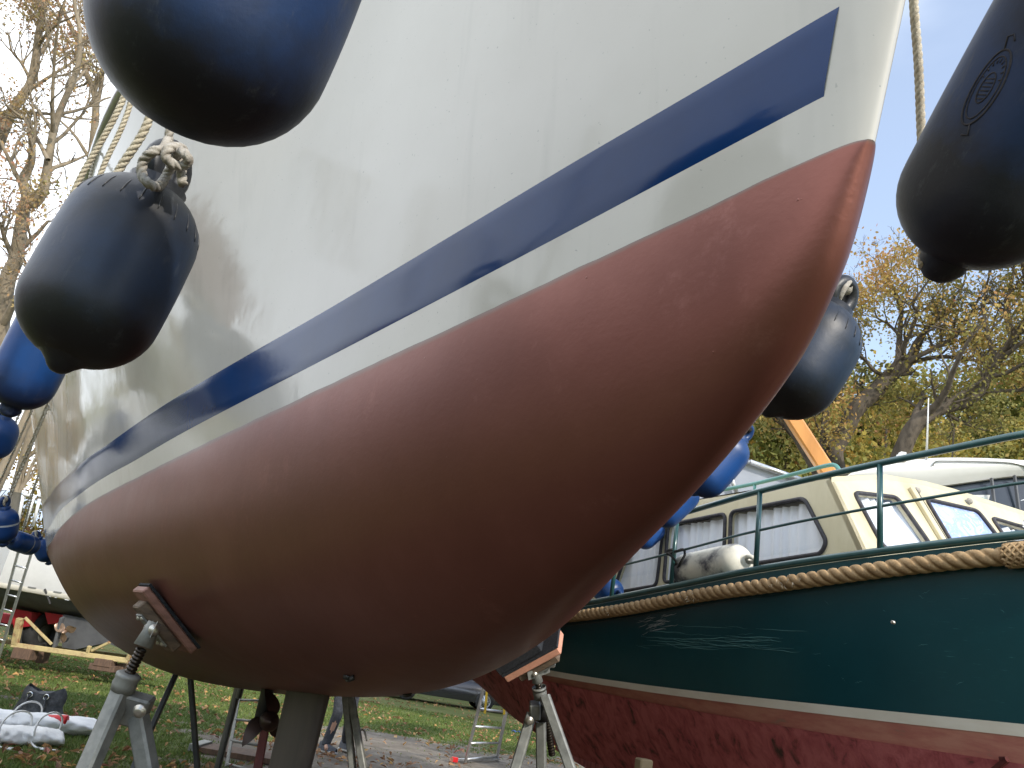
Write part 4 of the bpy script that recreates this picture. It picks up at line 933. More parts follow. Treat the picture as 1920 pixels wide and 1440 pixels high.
# rust-free little things on the hull: round fitting and a skin fitting
for (x_, y_, r_) in ((1049, 1222, .022), (1679, 1168, .008)):
    Qh = GQ-GN*.05; c_ = ppl(x_, y_, Qh, GN); mb = MB(); mb.lathe(c_+GN*.01, GN, [(r_, 0), (r_*.9, .01), (r_*.4, .012), (0, .006)], 16); link('hull_fitting', mb, m_galvdark if r_ > .01 else m_bolt, groot)
mb = MB(); c_ = ppl(1878, 1425, GQ-GN*.35, GN); mb.sq(ppl(1862, 1446, GQ-GN*.33, GN), ppl(1888, 1424, GQ-GN*.33, GN), .02); mb.sq(ppl(1888, 1424, GQ-GN*.33, GN), ppl(1876, 1424, GQ-GN*.33, GN), .02); link('bottom_anode_bracket', mb, m_darkred, groot)
# mast / gin pole of varnished wood
mst = thing('wooden_mast', pw(1556, 884, 5.0), 'orange varnished wooden mast leaning up from the cream roof', 'mast')
m0, m1 = pw(1556, 892, 4.7), pw(1425, 690, 4.9); mb = MB(); mb.sq(m0, m1, .088, .075, up=F); link('spar', mb, m_mast, mst)
mb = MB(); mb.box(m0+V(0, 0, -.03), .10, .10, .03); link('mast_foot', mb, m_cream, mst)
mb = MB(); mb.sq(pw(1488, 762, 4.95), pw(1524, 772, 4.95), .022, .03, up=F); link('cross_piece', mb, m_mast, mst)
# dirty white fender and its black rope lying on the side deck
Qf = GQ-GN*.10
fa, fb = ppl(1272, 1074, Qf, GN), ppl(1400, 1050, Qf, GN)
wf = fender('deck_fender', fb, fa, .098, m_dirtyfender, 'grubby white fender with dark scuffs lying on the green boat side deck', None, lug=.9, lugb=.0, seg=32)
wf['label'] = 'grubby white fender with dark scuffs lying on the green boat side deck'
kn = [ppl(x, y, GQ+GN*d, GN) for x, y, d in ((1270, 1092, -.1), (1262, 1075, -.04), (1268, 1055, .0), (1258, 1042, .02), (1251, 1036, .02), (1262, 1034, -.02), (1270, 1033, .02), (1281, 1030, .0), (1284, 1040, .0), (1276, 1055, .01), (1268, 1072, -.03), (1266, 1092, -.1), (1256, 1088, -.08))]
mb = MB(); rope(mb, smooth_path(kn, 8), .0078, dens=.006, seg=12)
for k in range(3): th = np.linspace(0, 2*np.pi, 16, endpoint=False); c_ = ppl(1258, 1036, GQ, GN)+V(0, 0, -.012+.012*k); mb.tube(c_+np.stack([np.cos(th)*.021, np.sin(th)*.021, .006*np.sin(th+k)], 1), .0075, 8, closed=True)
tag(link('black_rope', mb, m_ropeblack, loc=kn[0]), 'black rope knotted round the green stanchion beside the white fender', 'rope')
Qf2 = GQ-GN*.16
fender('deck_fender', ppl(1158, 1112, Qf2, GN), ppl(1118, 1098, Qf2, GN), .085, m_fblue, 'blue fender on the green boat side deck, half hidden by the yacht', None, seg=24, lug=.8)
# ============================================================ BACKGROUND RIGHT: white motor yacht, glazed canopy boat
wy = thing('white_motor_yacht', (6.2, 9.5, 0), 'white motor yacht with dark window band and whip antenna behind the cream wheelhouse', 'motor yacht')
WW = 8.6
def wpt(x, y, w=WW): return pw(x, y, w)
# deckhouse roof: cross-sections across the boat following its crowned edge
edge_ = smooth_path([wpt(1588, 892), wpt(1604, 882), wpt(1645, 869), wpt(1700, 862), wpt(1760, 857), wpt(1830, 857), wpt(1900, 860), wpt(1990, 868), wpt(2100, 890)], 5)
low_ = smooth_path([wpt(1588, 896), wpt(1610, 900), wpt(1650, 908), wpt(1700, 912), wpt(1760, 911), wpt(1830, 902), wpt(1900, 893), wpt(1990, 892), wpt(2100, 900)], 5)
n_e = len(edge_); dep = unit(V(.25, 1, 0))
rows = []
for k in range(n_e):
    t = [low_[k], low_[k]*.75+edge_[k]*.25-dep*.03, (low_[k]+edge_[k])/2-dep*.05, edge_[k]*.85+low_[k]*.15-dep*.03, edge_[k]+dep*.03, edge_[k]+dep*.4+V(0, 0, .05), edge_[k]+dep*1.5+V(0, 0, .08), edge_[k]+dep*2.6+V(0, 0, -.02), low_[k]+dep*2.7]
    rows.append(t)
mb = MB(); mb.grid(np.array(rows)); link('hardtop', mb, m_white, wy)
gr = smooth_path([wpt(1746, 876), wpt(1752, 868), wpt(1775, 867), wpt(1840, 868), wpt(1895, 871), wpt(1925, 880)], 5)-dep*.055
mb = MB(); mb.tube(gr, .008, 6); link('roof_groove', mb, m_galv, wy)
mb = MB(); mb.grid(np.stack([low_[10:]+dep*.06, low_[10:]*0+np.stack([p+V(0, 0, -.42)-dep*.04 for p in low_[10:]])], 1)); link('window_band', mb, m_tinted, wy)
for x_ in (1862, 1905, 1975):
    p_ = low_[int(np.argmin([abs(toimg(q)[0]-x_) for q in low_]))]; mb = MB(); mb.sq(p_-dep*.03, p_+V(0, 0, -.40)-dep*.07, .035, .02); link('window_pillar', mb, m_greyhull, wy)
a_, b_ = wpt(1868, 951)-dep*.10, wpt(2050, 915)-dep*.10
mb = MB(); mb.tube([a_, b_], .017, 8); link('chrome_strip', mb, m_chrome, wy)
mb = MB(); P0 = [wpt(1690, 930), wpt(2100, 925), V(7.9, 8.2, .9), V(3.6, 9.6, .9)]; 
mb.grid(np.array([[wpt(1640, 915)+V(0, .2, 0), V(3.7, 9.4, 2.3), V(3.8, 9.5, .8)], [wpt(1800, 930)-dep*.05, V(5.6, 8.3, 2.2), V(5.7, 8.5, .8)], [wpt(2100, 930)-dep*.05, V(8.0, 7.6, 2.3), V(8, 7.9, .8)]])); link('hull_side', mb, m_white, wy)
mb = MB(); mb.box(V(5.8, 9.6, .75), 4.2, 1.8, 1.3, (unit(V(1, -.3, 0)), unit(V(.3, 1, 0)), GZv)); link('hull_bottom', mb, m_greyhull, wy)
mb = MB(); mb.tube([wpt(1737, 862), wpt(1739, 810), wpt(1741, 746)], [.014, .009, .006], 6); link('whip_antenna', mb, m_white, wy)
mb = MB(); mb.box(wpt(1692, 858), .10, .08, .07); mb.box(wpt(1692, 851), .06, .06, .03); link('roof_light', mb, m_white, wy)
# glazed canopy
gc = thing('canopy_boat', (3.5, 11.5, 0), 'grey boat with a framed clear canopy behind the cream cabin roof', 'boat')
wg = 9.6
A_, B_, Cc, D_ = pw(1290, 862, wg), pw(1405, 868, wg), pw(1497, 900, wg), pw(1270, 960, wg)
E_ = pw(1505, 960, wg)
back = V(.8, 3, 0)
mb = MB(); mb.add([A_, B_, Cc, E_, D_], [(0, 1, 2, 3, 4)], False); mb.add([A_, B_, B_+back, A_+back], [(0, 1, 2, 3)], False); mb.add([B_, Cc, Cc+back, B_+back], [(0, 1, 2, 3)], False)
link('canopy_pane', mb, M('milky_acrylic', (.42, .45, .52), (.36, .39, .46), scale=2, rough=.15), gc)
for (p, q, r_) in ((A_, B_, .03), (B_, Cc, .035), (pw(1368, 893, wg-.02), pw(1381, 930, wg-.02), .028), (pw(1330, 915, wg-.02), pw(1345, 897, wg-.02), .01), (D_, E_, .03)):
    mb = MB(); mb.tube([p-V(0, .04, 0), q-V(0, .04, 0)], r_, 8); link('canopy_frame', mb, m_alu, gc)
mb = MB(); hb = np.array([[V(1.6+.3*k, 11.2-.2*k, 2.5-.03*k), V(1.7+.3*k, 11.4-.2*k, 1.4), V(2.2+.3*k, 11.9-.2*k, .9)] for k in range(10)]); mb.grid(hb); link('hull', mb, m_greyhull, gc)
for q in (V(2.5, 12, 0), V(4.0, 11.5, 0)):
    b = MB(); b.box(q+V(0, 0, .45), .25, .6, .9); link('support_block', b, m_timber, gc)
# timber supports under the steel boat
gT = 'timber blocks under the steel boat'
def block(c, sx, sy, sz, yaw, label, mat=None):
    b = MB(); b.box(np.asarray(c)+V(0, 0, sz/2), sx, sy, sz, (V(math.cos(yaw), math.sin(yaw), 0), V(-math.sin(yaw), math.cos(yaw), 0), GZv), ch=.008); return tag(link('timber_block', b, mat or m_timber, loc=c), label, 'timber', gT)
kc = lambda a_, z=0: gw(a_, 1.3, 0)+V(0, 0, z)
p_ = pz(953, 1460, 0.0); wb = 6.3
q0 = pw(953, 1418, wb); block(V(q0[0], q0[1], 0), .24, .5, .62, .2, 'thick brown timber post between the jack stand and the ladder foot')
q1 = pz(918, 1470, 0); q1 = pw(915, 1438, 6.6); block(V(q1[0], q1[1], 0), .42, .3, .36, .1, 'low flat timber lying by the red-capped ladder foot')
for k, (a_, z0, sz, lb) in enumerate(((1.2, 0, .28, 'bottom timber of the forward crib under the red keel'), (1.2, .283, .27, 'top timber of the forward crib under the red keel'), (3.4, 0, .28, 'bottom timber of the aft crib under the red keel'), (3.4, .283, .27, 'top timber of the aft crib under the red keel'))):
    c_ = gw(a_, 1.45, 0)+V(0, 0, z0); block(c_, 1.1 if k % 2 == 0 else .5, .26 if k % 2 == 0 else .9, sz, _g*-1, lb)
q2 = pw(1207, 1434, 4.1); block(V(q2[0], q2[1], 0), .075, .075, q2[2]+.03, .3, 'pale timber strut end standing under the red hull', M('pale_timber', (.42, .33, .20), (.34, .26, .16), rough=.8))
# ============================================================ LADDERS
def ladder(label, bl, br, tl, tr, nr, sr, rr, first=.5, mat=m_alu, grp='aluminium ladders', foot=None, tgt=None):
    root = thing('ladder', ((bl+br)/2), label, 'ladder', grp)
    for a_, b_ in ((bl, tl), (br, tr)): m_ = MB(); m_.sq(a_, b_, sr, sr*.45, up=np.cross(unit(b_-a_), unit(br-bl))); link('stile', m_, mat, root)
    for k in range(nr):
        t = (k+first)/nr; m_ = MB(); m_.tube([bl+(tl-bl)*t, br+(tr-br)*t], rr, 8); link('rung', m_, mat, root)
    return root
# ladder right of centre with a yellow strap and red foot cap
wl_ = 9.9
bl, br = pz(872, 1431), pz(931, 1425); tl, tr = pw(914, 1262, 10.6), pw(962, 1268, 10.3)
La = ladder('aluminium ladder with yellow strap and red end cap, right of centre', bl, br, tl+(tl-bl)*.35, tr+(tr-br)*.35, 7, .055, .016, .25)
sb0, sb1 = pz(852, 1429), pz(934, 1427); m_ = MB(); m_.sq(sb0+V(0, 0, .03), sb1+V(0, 0, .03), .055, .035); link('stabiliser_bar', m_, m_alu, La)
m_ = MB(); m_.box(sb0+V(0, 0, .035), .10, .07, .07); link('end_cap', m_, m_redtin, La)
for (x0, y0, x1, y1) in ((915, 1275, 909, 1338), (949, 1270, 945, 1340)):
    m_ = MB(); m_.sq(pw(x0, y0, 10.2), pw(x1, y1, 9.9), .03, .006, up=V(0, 1, 0)); link('strap', m_, m_yellow, La)
# ladder seen left of the propeller
wq = 7.6
bl, br = pz(425, 1437), pz(478, 1452); tl, tr = pw(451, 1290, bl[1]*.94+.9), pw(512, 1290, bl[1]*.94+.9)
ladder('thin aluminium ladder standing behind the propeller', bl, br, tl+(tl-bl)*.6, tr+(tr-br)*.6, 6, .038, .014, .1, mat=m_galv)
# ladder leaning on the white boat at the left
wl2 = 10.8
A0, A1 = pz(2, 1192), pz(30, 1196); s_ = 15.0/A0[1]
lad_b = pw(-4, 1196, 14.6); lad_b2 = pw(26, 1204, 14.6)
t1, t2 = pw(38, 1022, 14.2), pw(62, 1028, 14.2)
lad_b[2] = max(0, lad_b[2]); 
bl = pw(-16, 1186, 14.3); br = pw(6, 1190, 14.3)
ladder('silver ladder leaning against the white boat at the far left', V(bl[0]-.06, bl[1], 0) if False else pw(-22, 1240, 14.2), pw(-6, 1244, 14.2), t1, t2, 8, .05, .016, .6)
# ============================================================ BACKGROUND LEFT BOAT ON ITS CRADLE
wc = 15.2
def lc(x, y, dw=0): return pw(x, y, wc+dw)
lb_ = thing('cradled_motor_boat', lc(100, 1235), 'white motor boat with dark grey bottom and bronze propellers on a yellow cradle', 'motor boat')
ax1 = unit(lc(240, 1240)-lc(25, 1208)); bk = unit(np.cross(GZv, ax1)); bk = bk if bk[1] > 0 else -bk
# hull side: sections right->left
secs = []
for x, ys in ((-160, (960, 1052, 1062, 1120)), (-60, (985, 1074, 1084, 1140)), (0, (1000, 1092, 1100, 1128)), (60, (1012, 1102, 1110, 1140)), (120, (1024, 1113, 1122, 1150)), (180, (1034, 1124, 1134, 1160)), (250, (1046, 1136, 1148, 1178)), (330, (1060, 1150, 1162, 1200))):
    secs.append([lc(x, ys[0], .12), lc(x-1, (ys[0]+ys[1])/2, 0), lc(x, ys[1], 0)])
mb = MB(); mb.grid(np.array(secs)); link('topsides', mb, m_white, lb_)
mb = MB(); mb.grid(np.array([[s_[2]-bk*.03+V(0, 0, .0), s_[2]-bk*.05+V(0, 0, -.09), s_[2]+bk*.0+V(0, 0, -.10)] for s_ in secs])); link('rubbing_band', mb, M('cream_band', (.6, .57, .48), rough=.5), lb_)
rows = []
for (x, y0, y1) in ((-160, 1062, 1110), (-60, 1084, 1126), (0, 1102, 1134), (60, 1112, 1144), (120, 1124, 1154), (180, 1134, 1165), (250, 1146, 1180), (330, 1160, 1195)):
    rows.append([lc(x, y0, .0), lc(x, (y0+y1)/2, .15), lc(x, y1, .7), lc(x, y1, .7)+bk*1.2+V(0, 0, -.1)])
mb = MB(); mb.grid(np.array(rows)); link('underwater_hull', mb, m_greyhull, lb_)
mb = MB(); mb.slab([lc(118, 1152, .3), lc(160, 1160, .3), lc(330, 1180, .3), lc(330, 1260, .3), lc(200, 1205, .3), lc(140, 1218, .3), lc(116, 1214, .3)], bk*.25); link('keel_skeg', mb, m_greyhull, lb_)
for (x0, y0, x1, y1) in ((20, 1140, 60, 1180), (84, 1148, 135, 1172)):
    mb = MB(); mb.slab([lc(x0, y0, .5), lc(x1, y0+8, .5), lc(x1-4, y1-6, .5), lc(x0+6, y1-2, .5)], bk*.4); link('hull_strake', mb, m_red, lb_)
mb = MB(); mb.sq(lc(117, 1158, .1), lc(103, 1212, .1), .13, .05, up=ax1); link('rudder', mb, m_greyhull, lb_)
for (cx, cy) in ((121, 1184),):
    hub = lc(cx, cy, .05); mb = MB(); mb.lathe(hub, -F, [(0, -.1), (.04, -.08), (.045, .05), (0, .09)], 12); pp = link('propeller', mb, m_bronze, lb_)
    for k in range(3):
        an = rad(20+120*k); d = math.cos(an)*R+math.sin(an)*U; e = np.cross(F, d); rr = [hub+d*(.04+.19*t)+e*.085*q*math.sin(math.pi*min(1, .15+t*.8))+F*.03*q for t in np.linspace(0, 1, 8) for q in (-1, 0, 1)]
        mb = MB(); mb.grid(np.array(rr).reshape(8, 3, 3)); link('blade', mb, m_bronze, pp)
# wheelhouse and screens
mb = MB()
for (p, q) in (((44, 928), (32, 985)), ((64, 930), (46, 985)), ((44, 928), (64, 930)), ((74, 936), (62, 985)), ((0, 905), (-12, 990))): mb = MB(); mb.tube([lc(*p, -.1), lc(*q, -.1)], .03, 8); link('windscreen_post', mb, m_white, lb_)
mb = MB(); mb.add([lc(-60, 905, .1), lc(120, 940, .1), lc(120, 1030, .1), lc(-60, 1000, .1)], [(0, 1, 2, 3)], False); link('windscreen', mb, m_smoke, lb_)
mb = MB(); mb.slab([lc(-170, 985, .2), lc(130, 1012, .2), lc(330, 1050, .2), lc(330, 1062, .2), lc(-170, 1010, .2)], bk*2.6); link('side_deck', mb, m_white, lb_)
mb = MB(); mb.sq(lc(84, 1104, -.05), lc(94, 1132, -.05), .035); link('drain_pipe', mb, m_black, lb_)
for x_ in (60, 108): mb = MB(); mb.box(lc(x_, 1102+(x_-60)*.18, -.03), .16, .02, .03, (ax1, bk, GZv)); link('scupper', mb, m_galv, lb_)
cr = thing('boat_cradle', lc(130, 1238), 'rusty yellow steel cradle on timber blocks under the white boat', 'cradle')
def beam(p, q, w, h, m_=m_yellowsteel, nm='beam'): b = MB(); b.sq(p, q, w, h, up=bk); return link(nm, b, m_, cr)
beam(lc(23, 1209), lc(241, 1239), .10, .09); beam(lc(38, 1160), lc(28, 1207), .13, .1, nm='post'); beam(lc(47, 1158), lc(97, 1208), .05, .05, nm='brace'); beam(lc(240, 1236)+bk*.0, lc(260, 1190), .08, .08, nm='post')
beam(lc(172, 1220), lc(206, 1204), .05, .05, nm='brace'); beam(lc(165, 1222), lc(168, 1212), .07, .07, nm='post'); beam(lc(-10, 1200, 1.6), lc(241, 1232, 1.6), .10, .09); beam(lc(150, 1212, .8), lc(205, 1198, .8), .05, .05, nm='brace')
gB = 'timber blocks under the yellow cradle'
for (x_, y_, sx, sz, dy, lb) in ((50, 1216, .36, .20, 0, 'timber block under the left end of the yellow cradle'), (84, 1222, .12, .22, .5, 'dark timber block behind the left cradle block'), (200, 1236, .34, .14, 0, 'upper timber block under the right end of the yellow cradle'), (198, 1246, .50, .12, -.02, 'lower wider timber block under the right end of the yellow cradle'), (232, 1244, .14, .2, .2, 'short timber block at the right corner of the cradle')):
    c_ = lc(x_, y_, dy); b = MB(); top_ = c_[2]; b.box(c_-GZv*sz/2, sx, .3, sz, (ax1, bk, GZv), ch=.01); tag(link('timber_block', b, m_timber), lb, 'timber', gB)
for k, (x_, y_) in enumerate(((60, 1184), (80, 1187))):
    c_ = lc(x_, y_, .9); t_ = thing('trailer_wheel', c_, ('left' if k == 0 else 'right')+' one of two black trailer tyres behind the yellow cradle', 'wheel', 'trailer wheels behind the cradle')
    b = MB(); d_ = unit(ax1*.93-bk*.35); b.lathe(c_, d_, [(.20, -.11), (.36, -.12), (.40, -.07), (.40, .07), (.36, .12), (.20, .11), (.20, -.11)], 28); link('tyre', b, m_tyre, t_); b = MB(); b.lathe(c_, d_, [(0, -.05), (.19, -.07), (.2, 0), (0, .02)], 20); link('rim', b, m_galv, t_)
rd = thing('red_trailer', lc(30, 1165, 3.5), 'low red trailer glimpsed behind the yellow cradle', 'trailer')
b = MB(); b.box(lc(20, 1160, 3.5), 1.5, .8, .22, (ax1, bk, GZv)); link('bed', b, m_red, rd)
b = MB(); b.box(lc(20, 1173, 3.5), 1.3, .1, .08, (ax1, bk, GZv)); link('side_rail', b, m_red, rd)
for x_ in (-6, 22, 44): b = MB(); b.sq(lc(x_, 1170, 3.4), lc(x_-3, 1190, 3.4), .06); link('leg', b, m_galv, rd)
# ============================================================ THINGS ON THE GRASS
def roll(name, p0, p1, r0, r1, label, lump=.3, seed=0, flat=.5):
    n = 46; k = 26; rows = []
    for i, t in enumerate(np.linspace(0, 1, n)):
        c_ = p0+(p1-p0)*t; r_ = (r0+(r1-r0)*t)*(min(1, (t+.03)*9)**.5)*(min(1, (1.02-t)*14)**.5); d = unit(p1-p0); sd_ = unit(np.cross(d, GZv)); row = []
        for j in range(k):
            th = 2*np.pi*j/k; f = 1+lump*.5*mnoise.noise(Vector((t*5+seed, math.cos(th)*1.1, math.sin(th)*1.1)))+lump*.25*mnoise.noise(Vector((t*16+seed, math.cos(th)*2, math.sin(th)*2)))+.07*math.sin(th*4+t*9)+.04*math.sin(th*9+t*31)
            row.append(c_+sd_*math.cos(th)*r_*f*1.15+GZv*max(0.0, math.sin(th)*r_*flat*f+r_*flat))
        rows.append(row)
    mb = MB(); mb.grid(np.array(rows), wrap=True); mb.add(np.array(rows[0]), [tuple(range(k))]); mb.add(np.array(rows[-1]), [tuple(range(k))[::-1]]); return link(name, mb, m_sail, None, loc=p0) 
s1 = roll('rolled_sail', pz(-60, 1368), pz(182, 1378), .25, .19, 'x', seed=3, flat=.44, lump=.34); 
r1 = thing('furled_sail', ORG[s1.name], 'longer white rolled sail on the grass, with the bag and red tin on it', 'sail', 'white rolled sails on the grass')
s1.parent = r1; s1.location = (0, 0, 0); s1.name = 'cloth'
s2 = roll('rolled_sail', pz(-60, 1390), pz(112, 1398), .22, .19, 'x', seed=9, flat=.40, lump=.34)
r2 = thing('furled_sail', ORG[s2.name], 'shorter white rolled sail on the grass, tied with cord in front', 'sail', 'white rolled sails on the grass')
s2.parent = r2; s2.location = (0, 0, 0); s2.name = 'cloth'
for (rt, x_, y_, wd) in ((r1, 40, 1372, .30), (r2, 18, 1396, .28), (r2, 80, 1397, .26)):
    c_ = pz(x_, y_); ORG[rt.name]; th = np.linspace(0, np.pi*2, 24, endpoint=False); b = MB(); b.tube(np.stack([c_[0]+.015*np.sin(th*2), c_[1]+np.cos(th)*wd, np.clip(.14+np.sin(th)*.17, .005, 1)], 1), .010, 6, closed=True)
    b.tube(smooth_path([c_+V(0, -wd, .05), c_+V(.1, -wd-.06, .02), c_+V(.2, -wd, .02), c_+V(.16, -wd-.1, .02), c_+V(.3, -wd-.05, .02)], 4), .010, 6); link('tie_cord', b, m_white, rt)
bgp = pz(66, 1352); bag = thing('carry_bag', bgp, 'slumped charcoal bag with two metal eyelets behind the white sails', 'bag')
rows = []
for i, t in enumerate(np.linspace(0, 1, 12)):
    row = []
    for j in range(28):
        th = 2*np.pi*j/28; f = 1+.14*mnoise.noise(Vector((math.cos(th)*2, math.sin(th)*2, t*3)))-.12*t; row.append(bgp+V(math.cos(th)*.30*f*(1.05-.25*t*t), math.sin(th)*.14*f, t*.36*(1+.12*math.cos(2*th))))
    rows.append(row)
b = MB(); b.grid(np.array(rows), wrap=True); b.add(np.array(rows[-1])-V(0, 0, .03), [tuple(range(28))]); link('body', b, m_bag, bag)
for s_ in (-1, 1):
    c_ = bgp+V(s_*.10, -.125, .29); b = MB(); th = np.linspace(0, 2*np.pi, 14, endpoint=False); b.tube(c_+np.stack([np.cos(th)*.03, 0*th-.01, np.sin(th)*.03], 1), .008, 6, closed=True); link('eyelet', b, m_chrome, bag)
b = MB(); b.tube(smooth_path([bgp+V(-.10, -.14, .29), bgp+V(-.12, -.18, .12), bgp+V(0, -.19, .06), bgp+V(.12, -.18, .12), bgp+V(.10, -.14, .29)], 6), .012, 6); link('handle', b, m_bag, bag)
tp = pw(106, 1350, np.dot(pz(106, 1378)-C0, F)); b = MB(); b.lathe(tp, unit(V(1, .1, .12)), [(0, -.115), (.05, -.115), (.055, -.105), (.055, .105), (.05, .115), (0, .115)], 18); tag(link('red_tin', b, m_redtin), 'bright red tin lying on the white sail', 'tin')
hp = pz(455, 1419); pl_ = thing('metal_plate', hp, 'low dark slab edge on the ground at the foot of the thin ladder', 'slab')
b = MB(); b.box(hp+V(0, 0, .03), 1.15, .5, .06, (unit(V(1, -.04, 0)), unit(V(.04, 1, 0)), GZv)); link('slab', b, m_timber, pl_)
b = MB(); b.box(hp+V(-.52, -.0, .045), .12, .5, .08); link('edge_bar', b, m_galv, pl_)
lt = pz(967, 1374); b = MB(); b.grid(np.array([[lt+V(i*.04-.1, j*.05-.06, .03+.03*math.sin(i*2.1+j)*math.cos(j*1.7)) for j in range(5)] for i in range(7)])); tag(link('blue_litter', b, m_bluerag, loc=lt), 'crumpled blue plastic scrap on the grass right of the ladder', 'litter')
# ============================================================ PERSON (walking, mostly hidden behind the hull)
pf = pz(610, 1411); per = thing('person', pf, 'person in dark jeans and grey white-soled shoe standing behind the hull, only one leg showing', 'person')
def skin(name, pts, edges, rad_, mat, root_i=0, sub=1):
    me = bpy.data.meshes.new(name); me.from_pydata([tuple(p) for p in pts], edges, []); o = bpy.data.objects.new(name, me); COL.objects.link(o)
    md = o.modifiers.new('skin', 'SKIN'); sv = me.skin_vertices[0].data
    for i, r_ in enumerate(rad_): sv[i].radius = (r_, r_) if np.isscalar(r_) else r_; sv[i].use_root = (i == root_i)
    s_ = o.modifiers.new('sub', 'SUBSURF'); s_.levels = sub; s_.render_levels = sub; md.use_smooth_shade = True
    dg = bpy.context.evaluated_depsgraph_get(); m2 = bpy.data.meshes.new_from_object(o.evaluated_get(dg)); bpy.data.objects.remove(o)
    m2.name = name; m2.materials.clear(); m2.materials.append(mat); m2.polygons.foreach_set('use_smooth', [True]*len(m2.polygons)); oo = bpy.data.objects.new(name, m2); COL.objects.link(oo); oo.parent = per; return oo
# local axes: x right, y away; ankle of the visible leg above the origin
hipc = (.12, .12, .92)
body_p = [(hipc), (.12, .11, 1.12), (.12, .12, 1.38), (.12, .10, 1.50), (.12, .08, 1.60), (.12, .07, 1.70), (-.06, .12, 1.40), (-.12, .16, 1.14), (-.10, .02, .92), (.30, .12, 1.40), (.36, .12, 1.14), (.33, -.04, .94), (.03, .11, .88), (.06, .01, .50), (-.02, .03, .10), (.20, .14, .88), (.20, .30, .50), (.17, .55, .13), (.02, -.08, .045), (.23, .48, .045)]
body_e = [(0, 1), (1, 2), (2, 3), (3, 4), (4, 5), (2, 6), (6, 7), (7, 8), (2, 9), (9, 10), (10, 11), (0, 12), (12, 13), (13, 14), (0, 15), (15, 16), (16, 17), (14, 18), (17, 19)]
skin('body', body_p, body_e, [.13, .12, .15, .06, .08, .085, .05, .042, .03, .05, .042, .03, .085, .055, .035, .085, .055, .035, .03, .03], m_skin)
skin('jeans', [(.12, .12, 1.0), (.12, .12, .90), (.03, .10, .84), (.045, .03, .66), (.06, .01, .50), (.04, .04, .44), (.02, .05, .34), (.0, .05, .22), (-.025, .035, .10), (-.03, .02, .065), (.20, .14, .84), (.20, .30, .50), (.18, .43, .28), (.17, .54, .10)],
     [(0, 1), (1, 2), (2, 3), (3, 4), (4, 5), (5, 6), (6, 7), (7, 8), (8, 9), (1, 10), (10, 11), (11, 12), (12, 13)], [.155, .15, .105, .088, .078, .080, .072, .072, .062, .066, .105, .078, .072, .064], m_denim, 1, 2)
skin('jacket', [(.12, .12, .98), (.12, .11, 1.16), (.12, .12, 1.38), (.12, .10, 1.47), (-.07, .12, 1.38), (-.13, .16, 1.14), (-.11, .04, .95), (.31, .12, 1.38), (.37, .12, 1.14), (.34, -.02, .97)], [(0, 1), (1, 2), (2, 3), (2, 4), (4, 5), (5, 6), (2, 7), (7, 8), (8, 9)], [.165, .155, .18, .085, .07, .058, .05, .07, .058, .05], m_jacket)
skin('hair', [(.12, .10, 1.72), (.12, .13, 1.66)], [(0, 1)], [.10, .085], m_hair)
def shoe(px_, py_, ang):
    d = V(math.cos(ang), math.sin(ang), 0); s_ = V(-math.sin(ang), math.cos(ang), 0); rows = []
    for t in np.linspace(0, 1, 12):
        wd = .047*(.75+.5*math.sin(math.pi*min(1, t*1.02))**.6)*(1 if t < .9 else .8); ht = .10*(1-.62*t)+.012 if t > .15 else .105
        rows.append([d*(t*.29-.08)+s_*wd*math.cos(a)*(1 if math.sin(a) < .2 else .85)+V(0, 0, .028+max(0, math.sin(a))*ht) for a in np.linspace(0, np.pi, 12)])
    b = MB(); b.grid(np.array(rows)+ORG[per.name]+V(px_, py_, 0)); so = link('shoe', b, m_shoe, per)
    b = MB(); b.sweep([ORG[per.name]+V(px_, py_, 0)+d*(t*.30-.085)+V(0, 0, .016) for t in np.linspace(0, 1, 8)], [(-.052, -.016), (.052, -.016), (.052, .016), (-.052, .016)], up=(0, 0, 1), scale=[.7, .9, .95, .95, 1, 1.05, .95, .6]); link('sole', b, m_sole, so)
shoe(-.03, .02, rad(-28)); shoe(.17, .53, rad(-40))
